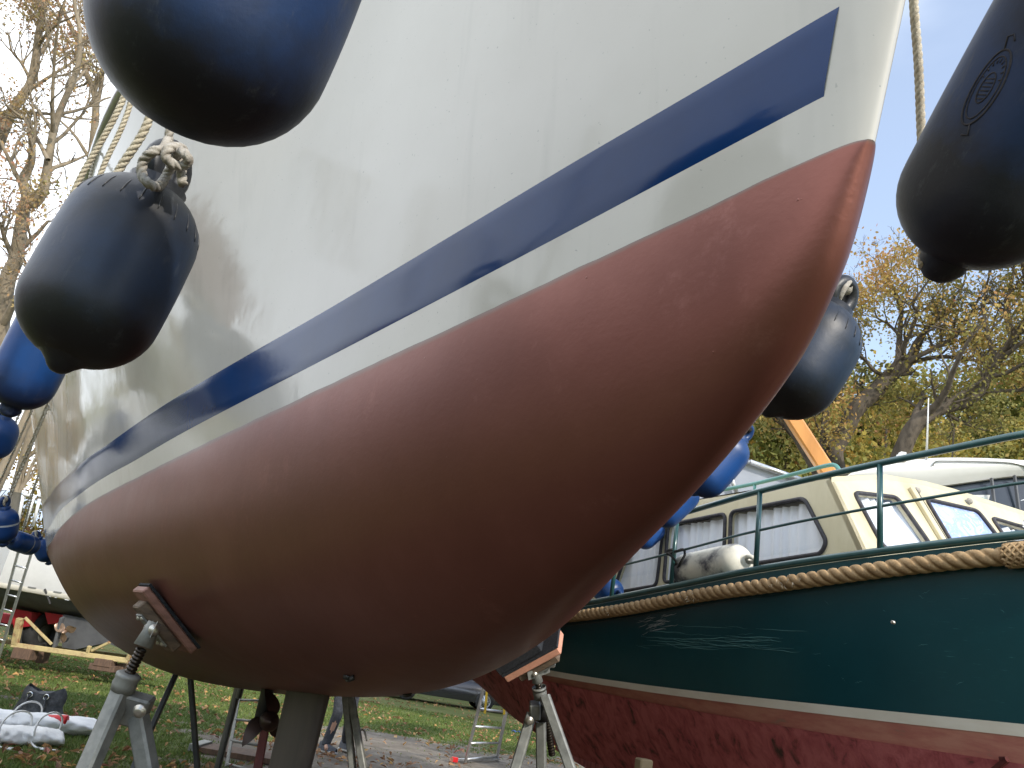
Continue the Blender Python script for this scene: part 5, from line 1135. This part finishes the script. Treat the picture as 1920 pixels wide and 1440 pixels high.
# ============================================================ CARS
m_carsilver = M('silver_car_paint', (.38, .39, .41), (.36, .37, .39), rough=.25, metal=.6, coat=.6); m_cardark = M('black_car_paint', (.02, .02, .024), rough=.2, coat=.6)
def car(loc, yaw, paint, label):
    root = thing('parked_car', loc, label, 'car', 'cars parked beyond the grass'); cx, sx = math.cos(yaw), math.sin(yaw)
    X = V(cx, sx, 0); Y = V(-sx, cx, 0); P0 = np.asarray(loc, float)
    def q(x, y, z): return P0+X*x+Y*y+GZv*z
    pr_ = [(-2.2, .35, .62), (-2.15, .75, .78), (-1.5, .92, .86), (-1.0, .95, .87), (0, .95, .88), (.9, .93, .88), (1.6, .86, .85), (2.1, .72, .75), (2.2, .4, .6)]
    rows = [[q(x, s*wd*.98, .28), q(x, s*wd, .45), q(x, s*wd*.97, z-.06), q(x, s*wd*.8, z)] for x, z, wd in pr_ for s in (1,)]
    b = MB(); G1 = np.array([[q(x, wd, .25), q(x, wd*1.02, .45), q(x, wd, z-.1), q(x, wd*.86, z), q(x, 0, z+.02), q(x, -wd*.86, z), q(x, -wd, z-.1), q(x, -wd*1.02, .45), q(x, -wd, .25)] for x, z, wd in pr_]); b.grid(G1); b.add(G1[0], [tuple(range(9))]); b.add(G1[-1], [tuple(range(9))[::-1]]); link('body', b, paint, root)
    cb = [(-1.9, .92, .70), (-1.35, 1.38, .62), (-.5, 1.45, .62), (.3, 1.42, .62), (1.15, .93, .70)]
    b = MB(); G2 = np.array([[q(x, .76, .88), q(x, w_, z-.06), q(x, w_*.8, z), q(x, -w_*.8, z), q(x, -w_, z-.06), q(x, -.76, .88)] for x, z, w_ in cb]); b.grid(G2); link('cabin', b, m_tinted, root)
    b = MB(); G3 = np.array([[q(x, w_*.85, z+.012), q(x, -w_*.85, z+.012)] for x, z, w_ in cb[1:4]]); b.grid(G3); link('roof', b, paint, root)
    for x in (-1.35, 1.35):
        for s in (1, -1):
            c_ = q(x, s*.82, .32); b = MB(); b.lathe(c_, Y*s, [(.20, -.1), (.31, -.1), (.32, -.06), (.32, .06), (.31, .1), (.21, .1)], 28); w_ = link('wheel', b, m_tyre, root)
            b = MB(); b.lathe(c_, Y*s, [(.21, .09), (.205, .07), (.19, .06), (.18, .085), (.05, .10), (0, .105)], 28)
            link('rim', b, m_alu, w_); b = MB()
            for k in range(12):
                an = 2*np.pi*k/12; d = math.cos(an)*X+math.sin(an)*GZv; b.box(c_+Y*s*.096+d*.12, .11, .014, .02, (d, Y, np.cross(d, Y)))
            link('hub_slots', b, m_tyre, w_)['kind'] = 'stuff'
    for s in (1, -1): b = MB(); b.box(q(2.14, s*.6, .62), .08, .3, .12, (X, Y, GZv)); link('headlight', b, m_glass if False else m_chrome, root)
    return root
c1 = pz(905, 1302); k_ = 25.5/c1[1]; cpos = pw(902, 1283, 26.5); 
car(V(cpos[0]-1.25, cpos[1]+.8, 0), rad(8), m_cardark, 'black parked car whose silver spoked wheel shows left of the ladder')
car(V(cpos[0]+3.9, cpos[1]+1.6, 0), rad(186), m_carsilver, 'silver parked car glimpsed behind the ladder')
# ============================================================ TREES
def leaf_mat(name, stops, trans=.35):
    m, n, p, o = new_mat(name); at = n.nodes.new('ShaderNodeAttribute'); at.attribute_name = 'tint'
    r = ramp(n, at.outputs['Fac'], stops); n.links.new(r.outputs[0], p.inputs['Base Color']); p.inputs['Roughness'].default_value = .6; p.inputs['Specular IOR Level'].default_value = .3
    t = n.nodes.new('ShaderNodeBsdfTranslucent'); n.links.new(r.outputs[0], t.inputs['Color']); mxx = n.nodes.new('ShaderNodeMixShader'); mxx.inputs[0].default_value = trans
    n.links.new(p.outputs[0], mxx.inputs[1]); n.links.new(t.outputs[0], mxx.inputs[2]); n.links.new(mxx.outputs[0], o.inputs[0]); return m
m_leafL = leaf_mat('sparse_autumn_leaves', [(0, (.26, .24, .10)), (.3, (.40, .30, .13)), (.6, (.42, .24, .13)), (.85, (.36, .17, .11)), (1, (.32, .33, .14))])
m_leafR = leaf_mat('oak_autumn_leaves', [(0, (.20, .20, .06)), (.3, (.32, .28, .08)), (.6, (.46, .30, .09)), (.85, (.48, .25, .10)), (1, (.33, .13, .09))])
m_leafW = leaf_mat('woodland_leaves', [(0, (.13, .15, .035)), (.35, (.23, .22, .05)), (.6, (.38, .30, .06)), (.85, (.46, .26, .06)), (1, (.28, .13, .07))])
def quads(centres, size, rng, flat=.35):
    n = len(centres); a = rng.normal(size=(n, 3)); a /= np.linalg.norm(a, axis=1)[:, None]; b = rng.normal(size=(n, 3)); b -= a*(a*b).sum(1)[:, None]; b /= np.linalg.norm(b, axis=1)[:, None]
    s = (size*rng.uniform(.6, 1.35, n))[:, None]; c = np.cross(a, b)*s*.12
    v = np.stack([centres-a*s*.55, centres+b*s*.36+c, centres+a*s*.6, centres-b*s*.36+c], 1); return v.reshape(-1, 3)
class Tree:
    def __init__(s, rng): s.mb = MB(); s.tw = []; s.rng = rng
    def limb(s, pts, r0, r1, kids, depth, spread=.9, klen=None, seg=None):
        pts = np.asarray(pts, float); n = len(pts); L_ = np.linalg.norm(np.diff(pts, axis=0), axis=1).sum()
        rr = r0+(r1-r0)*np.linspace(0, 1, n)**.85; sg = seg or (10 if r0 > .06 else 6 if r0 > .02 else 4 if r0 > .008 else 3)
        s.mb.tube(pts, rr, sg, cap=False)
        if depth == 0: s.tw.extend(pts[n//2:]); return
        for k in range(kids):
            t = s.rng.uniform(.22, 1.0) if k else 1.0; f = t*(n-1); i = min(int(f), n-2); p = pts[i]+(pts[i+1]-pts[i])*(f-i); d = unit(pts[min(i+1, n-1)]-pts[i])
            q = s.rng.normal(size=3); q -= d*np.dot(q, d); q = unit(q); dirv = unit(d*s.rng.uniform(.35, .9)+q*spread*s.rng.uniform(.5, 1.1)+V(0, 0, .22))
            ln = (klen or L_*.5)*s.rng.uniform(.55, 1.15)*(1.15-.5*t); s.wander(p, dirv, ln, max(.003, (rr[i])*.55), depth-1, spread)
    def wander(s, p, d, ln, r, depth, spread=.9, kids=None):
        n = 5 if depth else 4; pts = [p]; dd = d
        for k in range(n): dd = unit(dd+s.rng.normal(size=3)*.20+V(0, 0, .05)); pts.append(pts[-1]+dd*ln/n)
        s.limb(pts, r, max(.0025, r*.35), kids or (5 if depth > 1 else 6), depth, spread, ln*.52)
    def build(s, name, label, loc, mbark, mleaf, nleaf, size, jit, group, tintf, cat='tree', cond=None, noleaf=0.0):
        t = thing(name, loc, label, cat, group); link('trunk', s.mb, mbark, t)
        tw = np.array(s.tw)
        if cond is not None: tw = tw[cond(tw)]
        if len(tw) and nleaf:
            c = tw[s.rng.integers(0, len(tw), max(1, nleaf//5))]; keep = np.array([mnoise.noise(Vector(q*.9)) for q in c]) > -.25+noleaf; c = c[keep]
            c = np.repeat(c, 5, 0); c = c+s.rng.normal(size=c.shape)*jit
            fast_mesh('crown', quads(c, size, s.rng), 4, mleaf, ORG[t.name], tint=np.clip(tintf(c, s.rng), 0, 1), parent=t, kind='stuff')
        return t
def pl(pts, w, n=5, jig=.0, rng=None, dw=None):
    P_ = np.array([pw(x, y, w+(dw*i/len(pts) if dw else 0)) for i, (x, y) in enumerate(pts)]); return smooth_path(P_, n)
def tint_noise(base, amp, sc):
    return lambda c, rng: base+amp*np.array([mnoise.noise(Vector(q*sc)) for q in c])+rng.normal(size=len(c))*.13
# right-hand oak
rg = np.random.default_rng(11); T = Tree(rg); wo = 15.0
base = pw(1566, 900, wo); gnd = V(base[0]+.1, base[1], 0)
T.limb(np.concatenate([smooth_path([gnd, gnd+V(.02, 0, 1.6), base], 4)[:-1], pl([(1566, 900), (1560, 868), (1559, 841)], wo)]), .30, .21, 0, 1)
T.limb(pl([(1559, 845), (1550, 819), (1544, 776), (1534, 761), (1515, 749)], wo), .15, .07, 6, 3, klen=1.2)
T.limb(pl([(1547, 800), (1543, 770), (1536, 735), (1533, 700), (1528, 650)], wo, dw=.5), .11, .04, 8, 3, klen=1.3)
T.limb(pl([(1559, 845), (1570, 830), (1583, 807), (1608, 764), (1645, 730), (1663, 709), (1684, 694), (1697, 681)], wo), .20, .12, 4, 2, klen=1.0)
for pts, r0, dw in (([(1684, 694), (1686, 642), (1688, 611), (1690, 574), (1677, 545), (1668, 520), (1660, 500)], .085, 1.), ([(1697, 681), (1694, 654), (1709, 617), (1720, 587), (1712, 571), (1725, 548), (1745, 520)], .075, -1.), ([(1690, 700), (1712, 672), (1733, 623), (1755, 599), (1782, 574), (1791, 553), (1806, 535), (1812, 500)], .085, .6),
                    ([(1697, 684), (1712, 672), (1751, 654), (1785, 635), (1806, 611), (1828, 574), (1840, 545)], .08, -.6), ([(1697, 684), (1712, 678), (1767, 669), (1822, 675), (1858, 681), (1889, 684), (1925, 700)], .07, .3), ([(1663, 706), (1638, 694), (1620, 672), (1596, 657), (1590, 650)], .055, 0),
                    ([(1686, 690), (1690, 640), (1668, 610), (1645, 596), (1640, 580)], .05, .5), ([(1583, 807), (1590, 770), (1610, 745), (1632, 738)], .05, .7), ([(1712, 672), (1740, 660), (1770, 640), (1800, 640), (1860, 630)], .05, 1.2)):
    T.limb(pl(pts, wo, dw=dw), r0*.85, .012, 8, 3, klen=1.25)
cond = None
T.build('oak_tree', 'spreading autumn oak with forked mossy trunk behind the wheelhouse', gnd, m_bark, m_leafR, 19000, .064, .18, 'trees behind the boats', tint_noise(.48, .55, .5))
rg = np.random.default_rng(12); T = Tree(rg); wo = 14.0
p0 = pw(1690, 850, wo); gnd = V(p0[0]-.5, p0[1], 0)
T.limb(np.concatenate([smooth_path([gnd, gnd+V(.1, 0, 1.5), pw(1680, 880, wo)], 4), pl([(1690, 850), (1709, 807), (1733, 782), (1767, 764), (1806, 755), (1837, 733), (1852, 700), (1877, 666), (1901, 635), (1922, 605), (1950, 560), (1980, 480)], wo)]), .19, .045, 12, 3, klen=1.6)
for pts, dw in (([(1837, 733), (1880, 733), (1930, 731), (1990, 725)], .4), ([(1767, 764), (1785, 782), (1812, 792), (1818, 785)], .2), ([(1852, 706), (1885, 700), (1920, 680), (1960, 650)], -.6), ([(1870, 680), (1850, 620), (1845, 560), (1860, 500)], .8), ([(1901, 635), (1890, 570), (1900, 510), (1905, 440)], 1.0), ([(1930, 600), (1925, 540), (1915, 480), (1925, 430)], .2)):
    T.limb(pl(pts, wo, dw=dw), .05, .014, 7, 3, klen=1.2)
T.build('oak_tree', 'oak with a long limb bending right behind the whip antenna', gnd, m_bark, m_leafR, 18000, .062, .18, 'trees behind the boats', tint_noise(.38, .55, .5))
rg = np.random.default_rng(13); T = Tree(rg); p0 = pw(1532, 884, 14.2); gnd = V(p0[0], p0[1], 0)
T.limb(np.concatenate([[gnd, gnd+V(0, 0, 1.2)], pl([(1540, 900), (1531, 880), (1496, 820), (1470, 776), (1448, 730), (1436, 680)], 14.2)]), .14, .06, 10, 3, klen=1.6)
T.build('oak_tree', 'dark leaning trunk just left of the orange mast', gnd, m_bark, m_leafR, 7000, .064, .15, 'trees behind the boats', tint_noise(.30, .45, .5))
# left-hand tall trees
gLf = 'tall thinning trees at the left'
def left_tree(seed, limbs, w, r0, label, nleaf, ground_px, mb_=m_barkpale, rmin=.02, depth=3, kids=10, klen=1.5, size=.054, nl=.25):
    rg = np.random.default_rng(seed); T = Tree(rg)
    for i, (pts, ra, rb, dw) in enumerate(limbs):
        ra, rb = ra*.8, rb*.7
        P_ = pl(pts, w, dw=dw)
        if i == 0: gnd = V(P_[0][0]-.45, P_[0][1], 0); P_ = np.concatenate([smooth_path([gnd, (gnd+P_[0])/2+V(.05, 0, 0), P_[0]], 5)[:-1], P_])
        T.limb(P_, ra, rb, kids, depth, klen=klen)
    T.build('tall_tree', label, gnd, mb_, m_leafL, nleaf, size, .13, gLf, tint_noise(.45, .5, .8), noleaf=nl)
left_tree(21, [([(-60, 420), (-25, 320), (0, 262), (20, 213), (37, 187), (57, 157), (67, 110), (72, 67), (78, 33), (77, 0), (84, -80), (90, -170)], .16, .05, 0), ([(67, 110), (88, 82), (98, 50), (120, 10), (130, -60)], .05, .02, .8), ([(57, 150), (40, 118), (22, 95), (15, 60)], .04, .015, -.6), ([(75, 55), (55, 20), (40, -20)], .04, .015, .5)], 13.5, .16, 'grey-brown trunk bending up from the left picture edge', 5200, None, klen=1.35)
left_tree(22, [([(-12, 700), (-4, 640), (3, 594), (14, 525), (28, 492), (33, 467), (43, 400), (50, 370), (43, 340), (57, 307), (60, 280), (57, 240), (50, 225)], .22, .05, 0), ([(50, 372), (62, 382), (80, 360), (86, 330), (90, 307), (100, 247), (113, 207), (133, 160), (147, 117), (150, 60), (140, 0), (150, -90)], .12, .03, .4), ([(90, 300), (75, 270), (62, 245), (55, 226)], .05, .02, .5), ([(100, 247), (98, 210), (100, 150), (104, 90), (112, 30)], .05, .02, -1.0), ([(28, 492), (10, 450), (0, 420), (-20, 380)], .06, .02, -.8), ([(33, 467), (50, 500), (45, 520)], .04, .02, -.5)], 12.2, .22, 'thick pale forked trunk left of the scuffed dark fender', 6800, None, klen=1.35)
left_tree(23, [([(150, 560), (160, 420), (168, 330), (173, 283), (180, 200), (174, 165), (160, 133), (150, 90), (133, 50), (118, 20), (107, 0), (90, -60)], .14, .04, 0), ([(180, 205), (190, 160), (196, 110), (200, 60), (215, 0)], .06, .02, .5), ([(176, 180), (186, 150), (200, 130), (225, 100)], .05, .02, -.5), ([(160, 133), (150, 140), (142, 100), (146, 60), (152, 0)], .045, .015, -.8)], 15.5, .14, 'slender trunk between the top fender and the scuffed fender', 6000, None, klen=1.6)
left_tree(24, [([(15, 1000), (28, 930), (40, 880), (62, 800), (95, 700), (120, 600)], .20, .10, 0), ([(95, 700), (105, 640), (110, 560), (130, 480)], .07, .03, .6)], 17.0, .2, 'trunk seen between the ropes at the lower left', 3600, None)
# leafy masses: woodland behind
def wood_tree(seed, H, Rr, nleaf, tb, size=.2):
    rg = np.random.default_rng(seed); T = Tree(rg); P_ = [V(0, 0, 0)]
    for k in range(6): P_.append(P_[-1]+V(rg.normal()*.14, rg.normal()*.14, H*.11))
    T.limb(P_, H*.028, H*.016, 0, 1)
    for k in range(9):
        i = rg.integers(2, 7); an = rg.uniform(0, 2*np.pi); T.wander(P_[min(i, 6)], unit(V(math.cos(an), math.sin(an), rg.uniform(.3, 1.3))), Rr*rg.uniform(.7, 1.05), H*.011, 2, 1.0, kids=6)
    T.wander(P_[-1], V(0, 0, 1), H*.32, H*.013, 2, 1.0, kids=7)
    return T
WT = []
wspots = [(-30, 25, 1.0), (-24, 30, 1.1), (-19, 26, .9), (-14.5, 30, 1.0), (-10, 36, 1.1), (-5, 42, 1), (0, 46, 1.1), (5, 40, 1), (7.6, 25, .72), (9.8, 31, .92), (12.6, 25, .80), (14.6, 32, 1.), (17.2, 26, .86), (19.5, 33, 1.0), (22.5, 27, .9), (26, 34, 1.1), (11.2, 22, .62), (15.8, 22, .62), (20, 23, .7), (8.8, 36, 1.0), (30, 28, 1), (6.2, 30, .8), (24.5, 22, .7), (8.2, 22.5, .62), (13.8, 21, .60), (17.8, 21, .62), (10.2, 25, .7),
          (-24, 14, 1.0), (-27, 6, 1.05), (-25, -3, .95), (-28, -11, 1.1), (-22, -20, 1.0), (-13, -27, 1), (-2, -30, 1), (10, -28, 1), (20, -22, 1), (27, -10, 1), (30, 4, 1), (29, 16, 1.0)]
lbls = ['olive green tree in the wood', 'yellow tree in the wood', 'orange-brown tree in the wood', 'mixed green tree in the wood']
protos = []
for k, (H, Rr, tb) in enumerate(((8.6, 3.0, .22), (8.0, 2.8, .5), (7.8, 2.9, .72), (9.0, 3.2, .34))):
    T = wood_tree(40+k, H, Rr, 0, tb); t = T.build('woodland_tree', 'x', V(0, 0, 0), m_bark, m_leafW, 26000, .125, .36, 'trees of the wood behind the boats', tint_noise(tb, .35, .45)); protos.append(t)
WL = []
for i, (x, y, s_) in enumerate(wspots):
    k = (i*7+i//3) % 4; o = protos[k] if i in (0,) and k == 0 else copy_tree(protos[k]); o.location = (x, y, -.02); o.rotation_euler.z = i*1.7; s_ = s_*(1.75 if x > 5 and y > 20 else .62 if y < 20 else 1.0); o.scale = (s_*1.05, s_*1.05, s_*random.uniform(.95, 1.1))
    WL.append((x, y, k, o))
for p in protos:
    if p.location.length < .01:
        for c in list(p.children): bpy.data.objects.remove(c)
        bpy.data.objects.remove(p)
# far wood as one mass closing the horizon
cc = []; rg = np.random.default_rng(77)
for k in range(260):
    an = rg.uniform(0, 2*np.pi); r_ = rg.uniform(60, 85); x, y = r_*math.sin(an), r_*math.cos(an)
    n_ = 150; q = rg.normal(size=(n_, 3)); q /= np.linalg.norm(q, axis=1)[:, None]; q *= rg.uniform(.5, 1, (n_, 1))**.4*np.array([4.2, 4.2, 5.0]); cc.append(q+V(x, y, 5.0+rg.uniform(-1, 1)))
cc = np.concatenate(cc); fw = fast_mesh('distant_wood', quads(cc, 1.1, rg), 4, m_leafW, V(0, 0, 0), tint=np.clip(tint_noise(.35, .4, .07)(cc, rg), 0, 1), kind='stuff'); tag(fw, 'far mass of autumn woodland closing the view', 'wood')
# brick house and boats added out of view so the white side reflects them
bh = thing('added_brick_house', (-18.5, 3.0, 0), 'unseen red brick house with white windows, added at left for reflections', 'house')
b = MB(); b.box(V(-20, 3.5, 2.4), 4, 11, 4.8); link('wall', b, m_brick, bh)
b = MB(); b.slab([V(-22.4, -2.3, 4.8), V(-17.6, -2.3, 4.8), V(-20, -2.3, 6.6)], V(0, 11.6, 0)); link('roof', b, m_rooft, bh)
for k in range(4):
    for z in (1.5, 3.7):
        c_ = V(-17.985, -.6+2.7*k, z); b = MB(); b.box(c_, .06, 1.2, 1.3); w_ = link('window', b, m_tinted, bh); b = MB()
        for dy in (-.6, 0, .6): b.box(c_+V(.04, dy, 0), .05, .09, 1.4)
        for dz_ in (-.65, .1, .65): b.box(c_+V(.045, 0, dz_), .05, 1.3, .08)
        link('window_frame', b, m_white, w_)
def side_boat(x, y, yaw, label, L_=6.5, z0=1.0):
    rt = thing('added_boat', (x, y, 0), label, 'boat', 'boats on stands left of the picture'); cx, sx = math.cos(yaw), math.sin(yaw); X = V(cx, sx, 0); Y = V(-sx, cx, 0); o_ = V(x, y, 0)
    rows = []
    for t in np.linspace(0, 1, 16):
        wd = 1.15*(1-(abs(2*t-.75)/1.25)**2.6)+.02; rows.append([o_+X*(t-.5)*L_+Y*s_*wd*f+V(0, 0, z0+h+ .25*t*t*(h > .6)) for s_, f, h in ((1, 1, 1.1), (1, .85, .4), (1, .4, .05), (1, 0, -.1), (-1, .4, .05), (-1, .85, .4), (-1, 1, 1.1))])
    b = MB(); b.grid(np.array(rows)); link('hull', b, m_white, rt); b = MB(); b.box(o_+V(0, 0, z0+1.4), L_*.4, 1.4, .7, (X, Y, GZv), ch=.1); link('cabin', b, m_white, rt)
    for s_ in (-1, 1): b = MB(); b.box(o_+Y*s_*.705+V(0, 0, z0+1.5), L_*.3, .02, .25, (X, Y, GZv)); link('window', b, m_tinted, rt)
    for t in (-.3, .3): b = MB(); b.box(o_+X*t*L_+V(0, 0, z0*.5), .3, .9, z0, (X, Y, GZv)); link('support', b, m_timber, rt)
side_boat(-9.5, 1.0, 1.35, 'white boat on blocks left of the picture, nearer the camera'); side_boat(-8.5, 9.5, 1.2, 'white boat on blocks left of the picture, farther away')
# ============================================================ GRASS AND FALLEN LEAVES
rg = np.random.default_rng(5)
def hgt(x, y):
    i = np.clip(np.searchsorted(gx, x)-1, 0, len(gx)-2); j = np.clip(np.searchsorted(gy, y)-1, 0, len(gy)-2)
    tx = (x-gx[i])/(gx[i+1]-gx[i]); ty = (y-gy[j])/(gy[j+1]-gy[j])
    f = lambda A_: (A_[i, j]*(1-tx)*(1-ty)+A_[i+1, j]*tx*(1-ty)+A_[i, j+1]*(1-tx)*ty+A_[i+1, j+1]*tx*ty)
    return f(GZ.reshape(GX.shape)), f(dm.reshape(GX.shape))
def sample(n, y0, y1, pw_=1.6):
    y = y0+(y1-y0)*rg.random(n)**pw_; half = y*.75; x = rg.uniform(-1, 1, n)*half-y*.05; return x, y
x, y = sample(330000, 5.5, 24); z, d = hgt(x, y); keep = (rg.random(len(x)) > np.clip((d-.25)*1.9, 0, .985)) & (rg.random(len(x)) > bouncecutmask(x, y)); x, y, z, d = x[keep], y[keep], z[keep], d[keep]
n = len(x); an = rg.uniform(0, 2*np.pi, n); h = rg.uniform(.018, .055, n)*(1-.5*d); w = rg.uniform(.004, .008, n)*(1+y*.06); lean = rg.normal(size=(n, 2))*.022
B_ = np.stack([x, y, z], 1); sv = np.stack([np.cos(an)*w, np.sin(an)*w, 0*w], 1); tip = B_+np.stack([lean[:, 0], lean[:, 1], h], 1)
m_grass = leaf_mat('grass_blades', [(0, (.07, .11, .025)), (.5, (.13, .185, .045)), (.8, (.21, .23, .07)), (1, (.34, .30, .15))], .3)
fast_mesh('grass', np.stack([B_-sv, B_+sv, tip], 1).reshape(-1, 3), 3, m_grass, V(0, 0, 0), tint=np.clip(.42+.25*np.array([mnoise.noise(Vector((a*.8, b*.8, 0))) for a, b in zip(x[::1], y[::1])])+rg.normal(size=n)*.18, 0, 1), kind='stuff')
bpy.data.objects['grass']['label'] = 'short grass with bare patches'; bpy.data.objects['grass']['category'] = 'grass'
x, y = sample(17000, 5.5, 32, 1.35); cl = np.array([mnoise.noise(Vector((a*.55, b*.55, 4))) for a, b in zip(x, y)]); keep = rg.random(len(x)) < np.clip(.50+cl*1.5, .10, 1); x, y = x[keep], y[keep]
z, d = hgt(x, y); n = len(x); s_ = rg.uniform(.028, .072, n); an = rg.uniform(0, 2*np.pi, n)
ux, uy = np.cos(an), np.sin(an); tl = rg.normal(size=n)*.45; c_ = np.stack([x, y, z+.018+.02*rg.random(n)], 1)
uvec = np.stack([ux*np.cos(tl), uy*np.cos(tl), np.sin(tl)], 1)*s_[:, None]; vvec = np.stack([-uy, ux, rg.normal(size=n)*.4], 1)*s_[:, None]*.42; up_ = np.stack([0*x, 0*x, s_*rg.uniform(.1, .55, n)], 1)
# curled leaf: two quads meeting along a sunken midrib
tipA, tipB = c_-uvec, c_+uvec; eL, eR = c_+vvec+up_, c_-vvec+up_; eL2, eR2 = c_+vvec*.6+uvec*.55+up_*.7, c_-vvec*.6+uvec*.55+up_*.7
fv = np.concatenate([np.stack([tipA, c_, eL2, eL], 1), np.stack([tipA, eR, eR2, c_], 1), np.stack([c_, tipB, eL2, c_+vvec*.3+uvec*.3+up_*.3], 1)], 0).reshape(-1, 3)
m_fall = leaf_mat('fallen_leaves', [(0, (.16, .075, .035)), (.35, (.28, .15, .08)), (.6, (.42, .25, .13)), (.8, (.50, .30, .09)), (1, (.33, .13, .09))], .15)
tn = np.clip(rg.normal(size=n)*.25+.5, 0, 1); fl = fast_mesh('fallen_leaves', fv, 4, m_fall, V(0, 0, 0), tint=np.r_[tn, tn, tn], kind='stuff'); tag(fl, 'dry brown and orange leaves scattered over the grass', 'leaves')

ORD = ['first', 'second', 'third', 'fourth', 'fifth', 'sixth', 'seventh', 'eighth', 'ninth', 'tenth', 'eleventh', 'twelfth', 'thirteenth', 'fourteenth', 'fifteenth', 'sixteenth', 'seventeenth', 'eighteenth', 'nineteenth', 'twentieth', 'twenty-first', 'twenty-second', 'twenty-third', 'twenty-fourth', 'twenty-fifth']
lbls = ['olive green tree', 'yellow-green tree', 'orange-brown tree', 'mixed green tree']
fr_ = sorted([q for q in WL if q[1] > 13.9 and abs(q[0]) < q[1]*1.05], key=lambda q: q[0]/q[1]); ot = [q for q in WL if q not in fr_]
for i, q in enumerate(fr_): q[3]['label'] = lbls[q[2]]+' in the wood behind the boats, '+ORD[i]+' from the left'
CLK = ['twelve', 'one', 'two', 'three', 'four', 'five', 'six', 'seven', 'eight', 'nine', 'ten', 'eleven']; seen_ = {}
for i, q in enumerate(sorted(ot, key=lambda q: math.hypot(q[0], q[1]))):
    hr_ = CLK[int(round(math.degrees(math.atan2(q[0], q[1]))/30)) % 12]; key = (q[2], hr_); seen_[key] = seen_.get(key, 0)+1
    q[3]['label'] = ('nearer ' if seen_[key] == 1 else 'farther ')+lbls[q[2]]+' at '+hr_+' o\'clock from the camera, outside the picture'
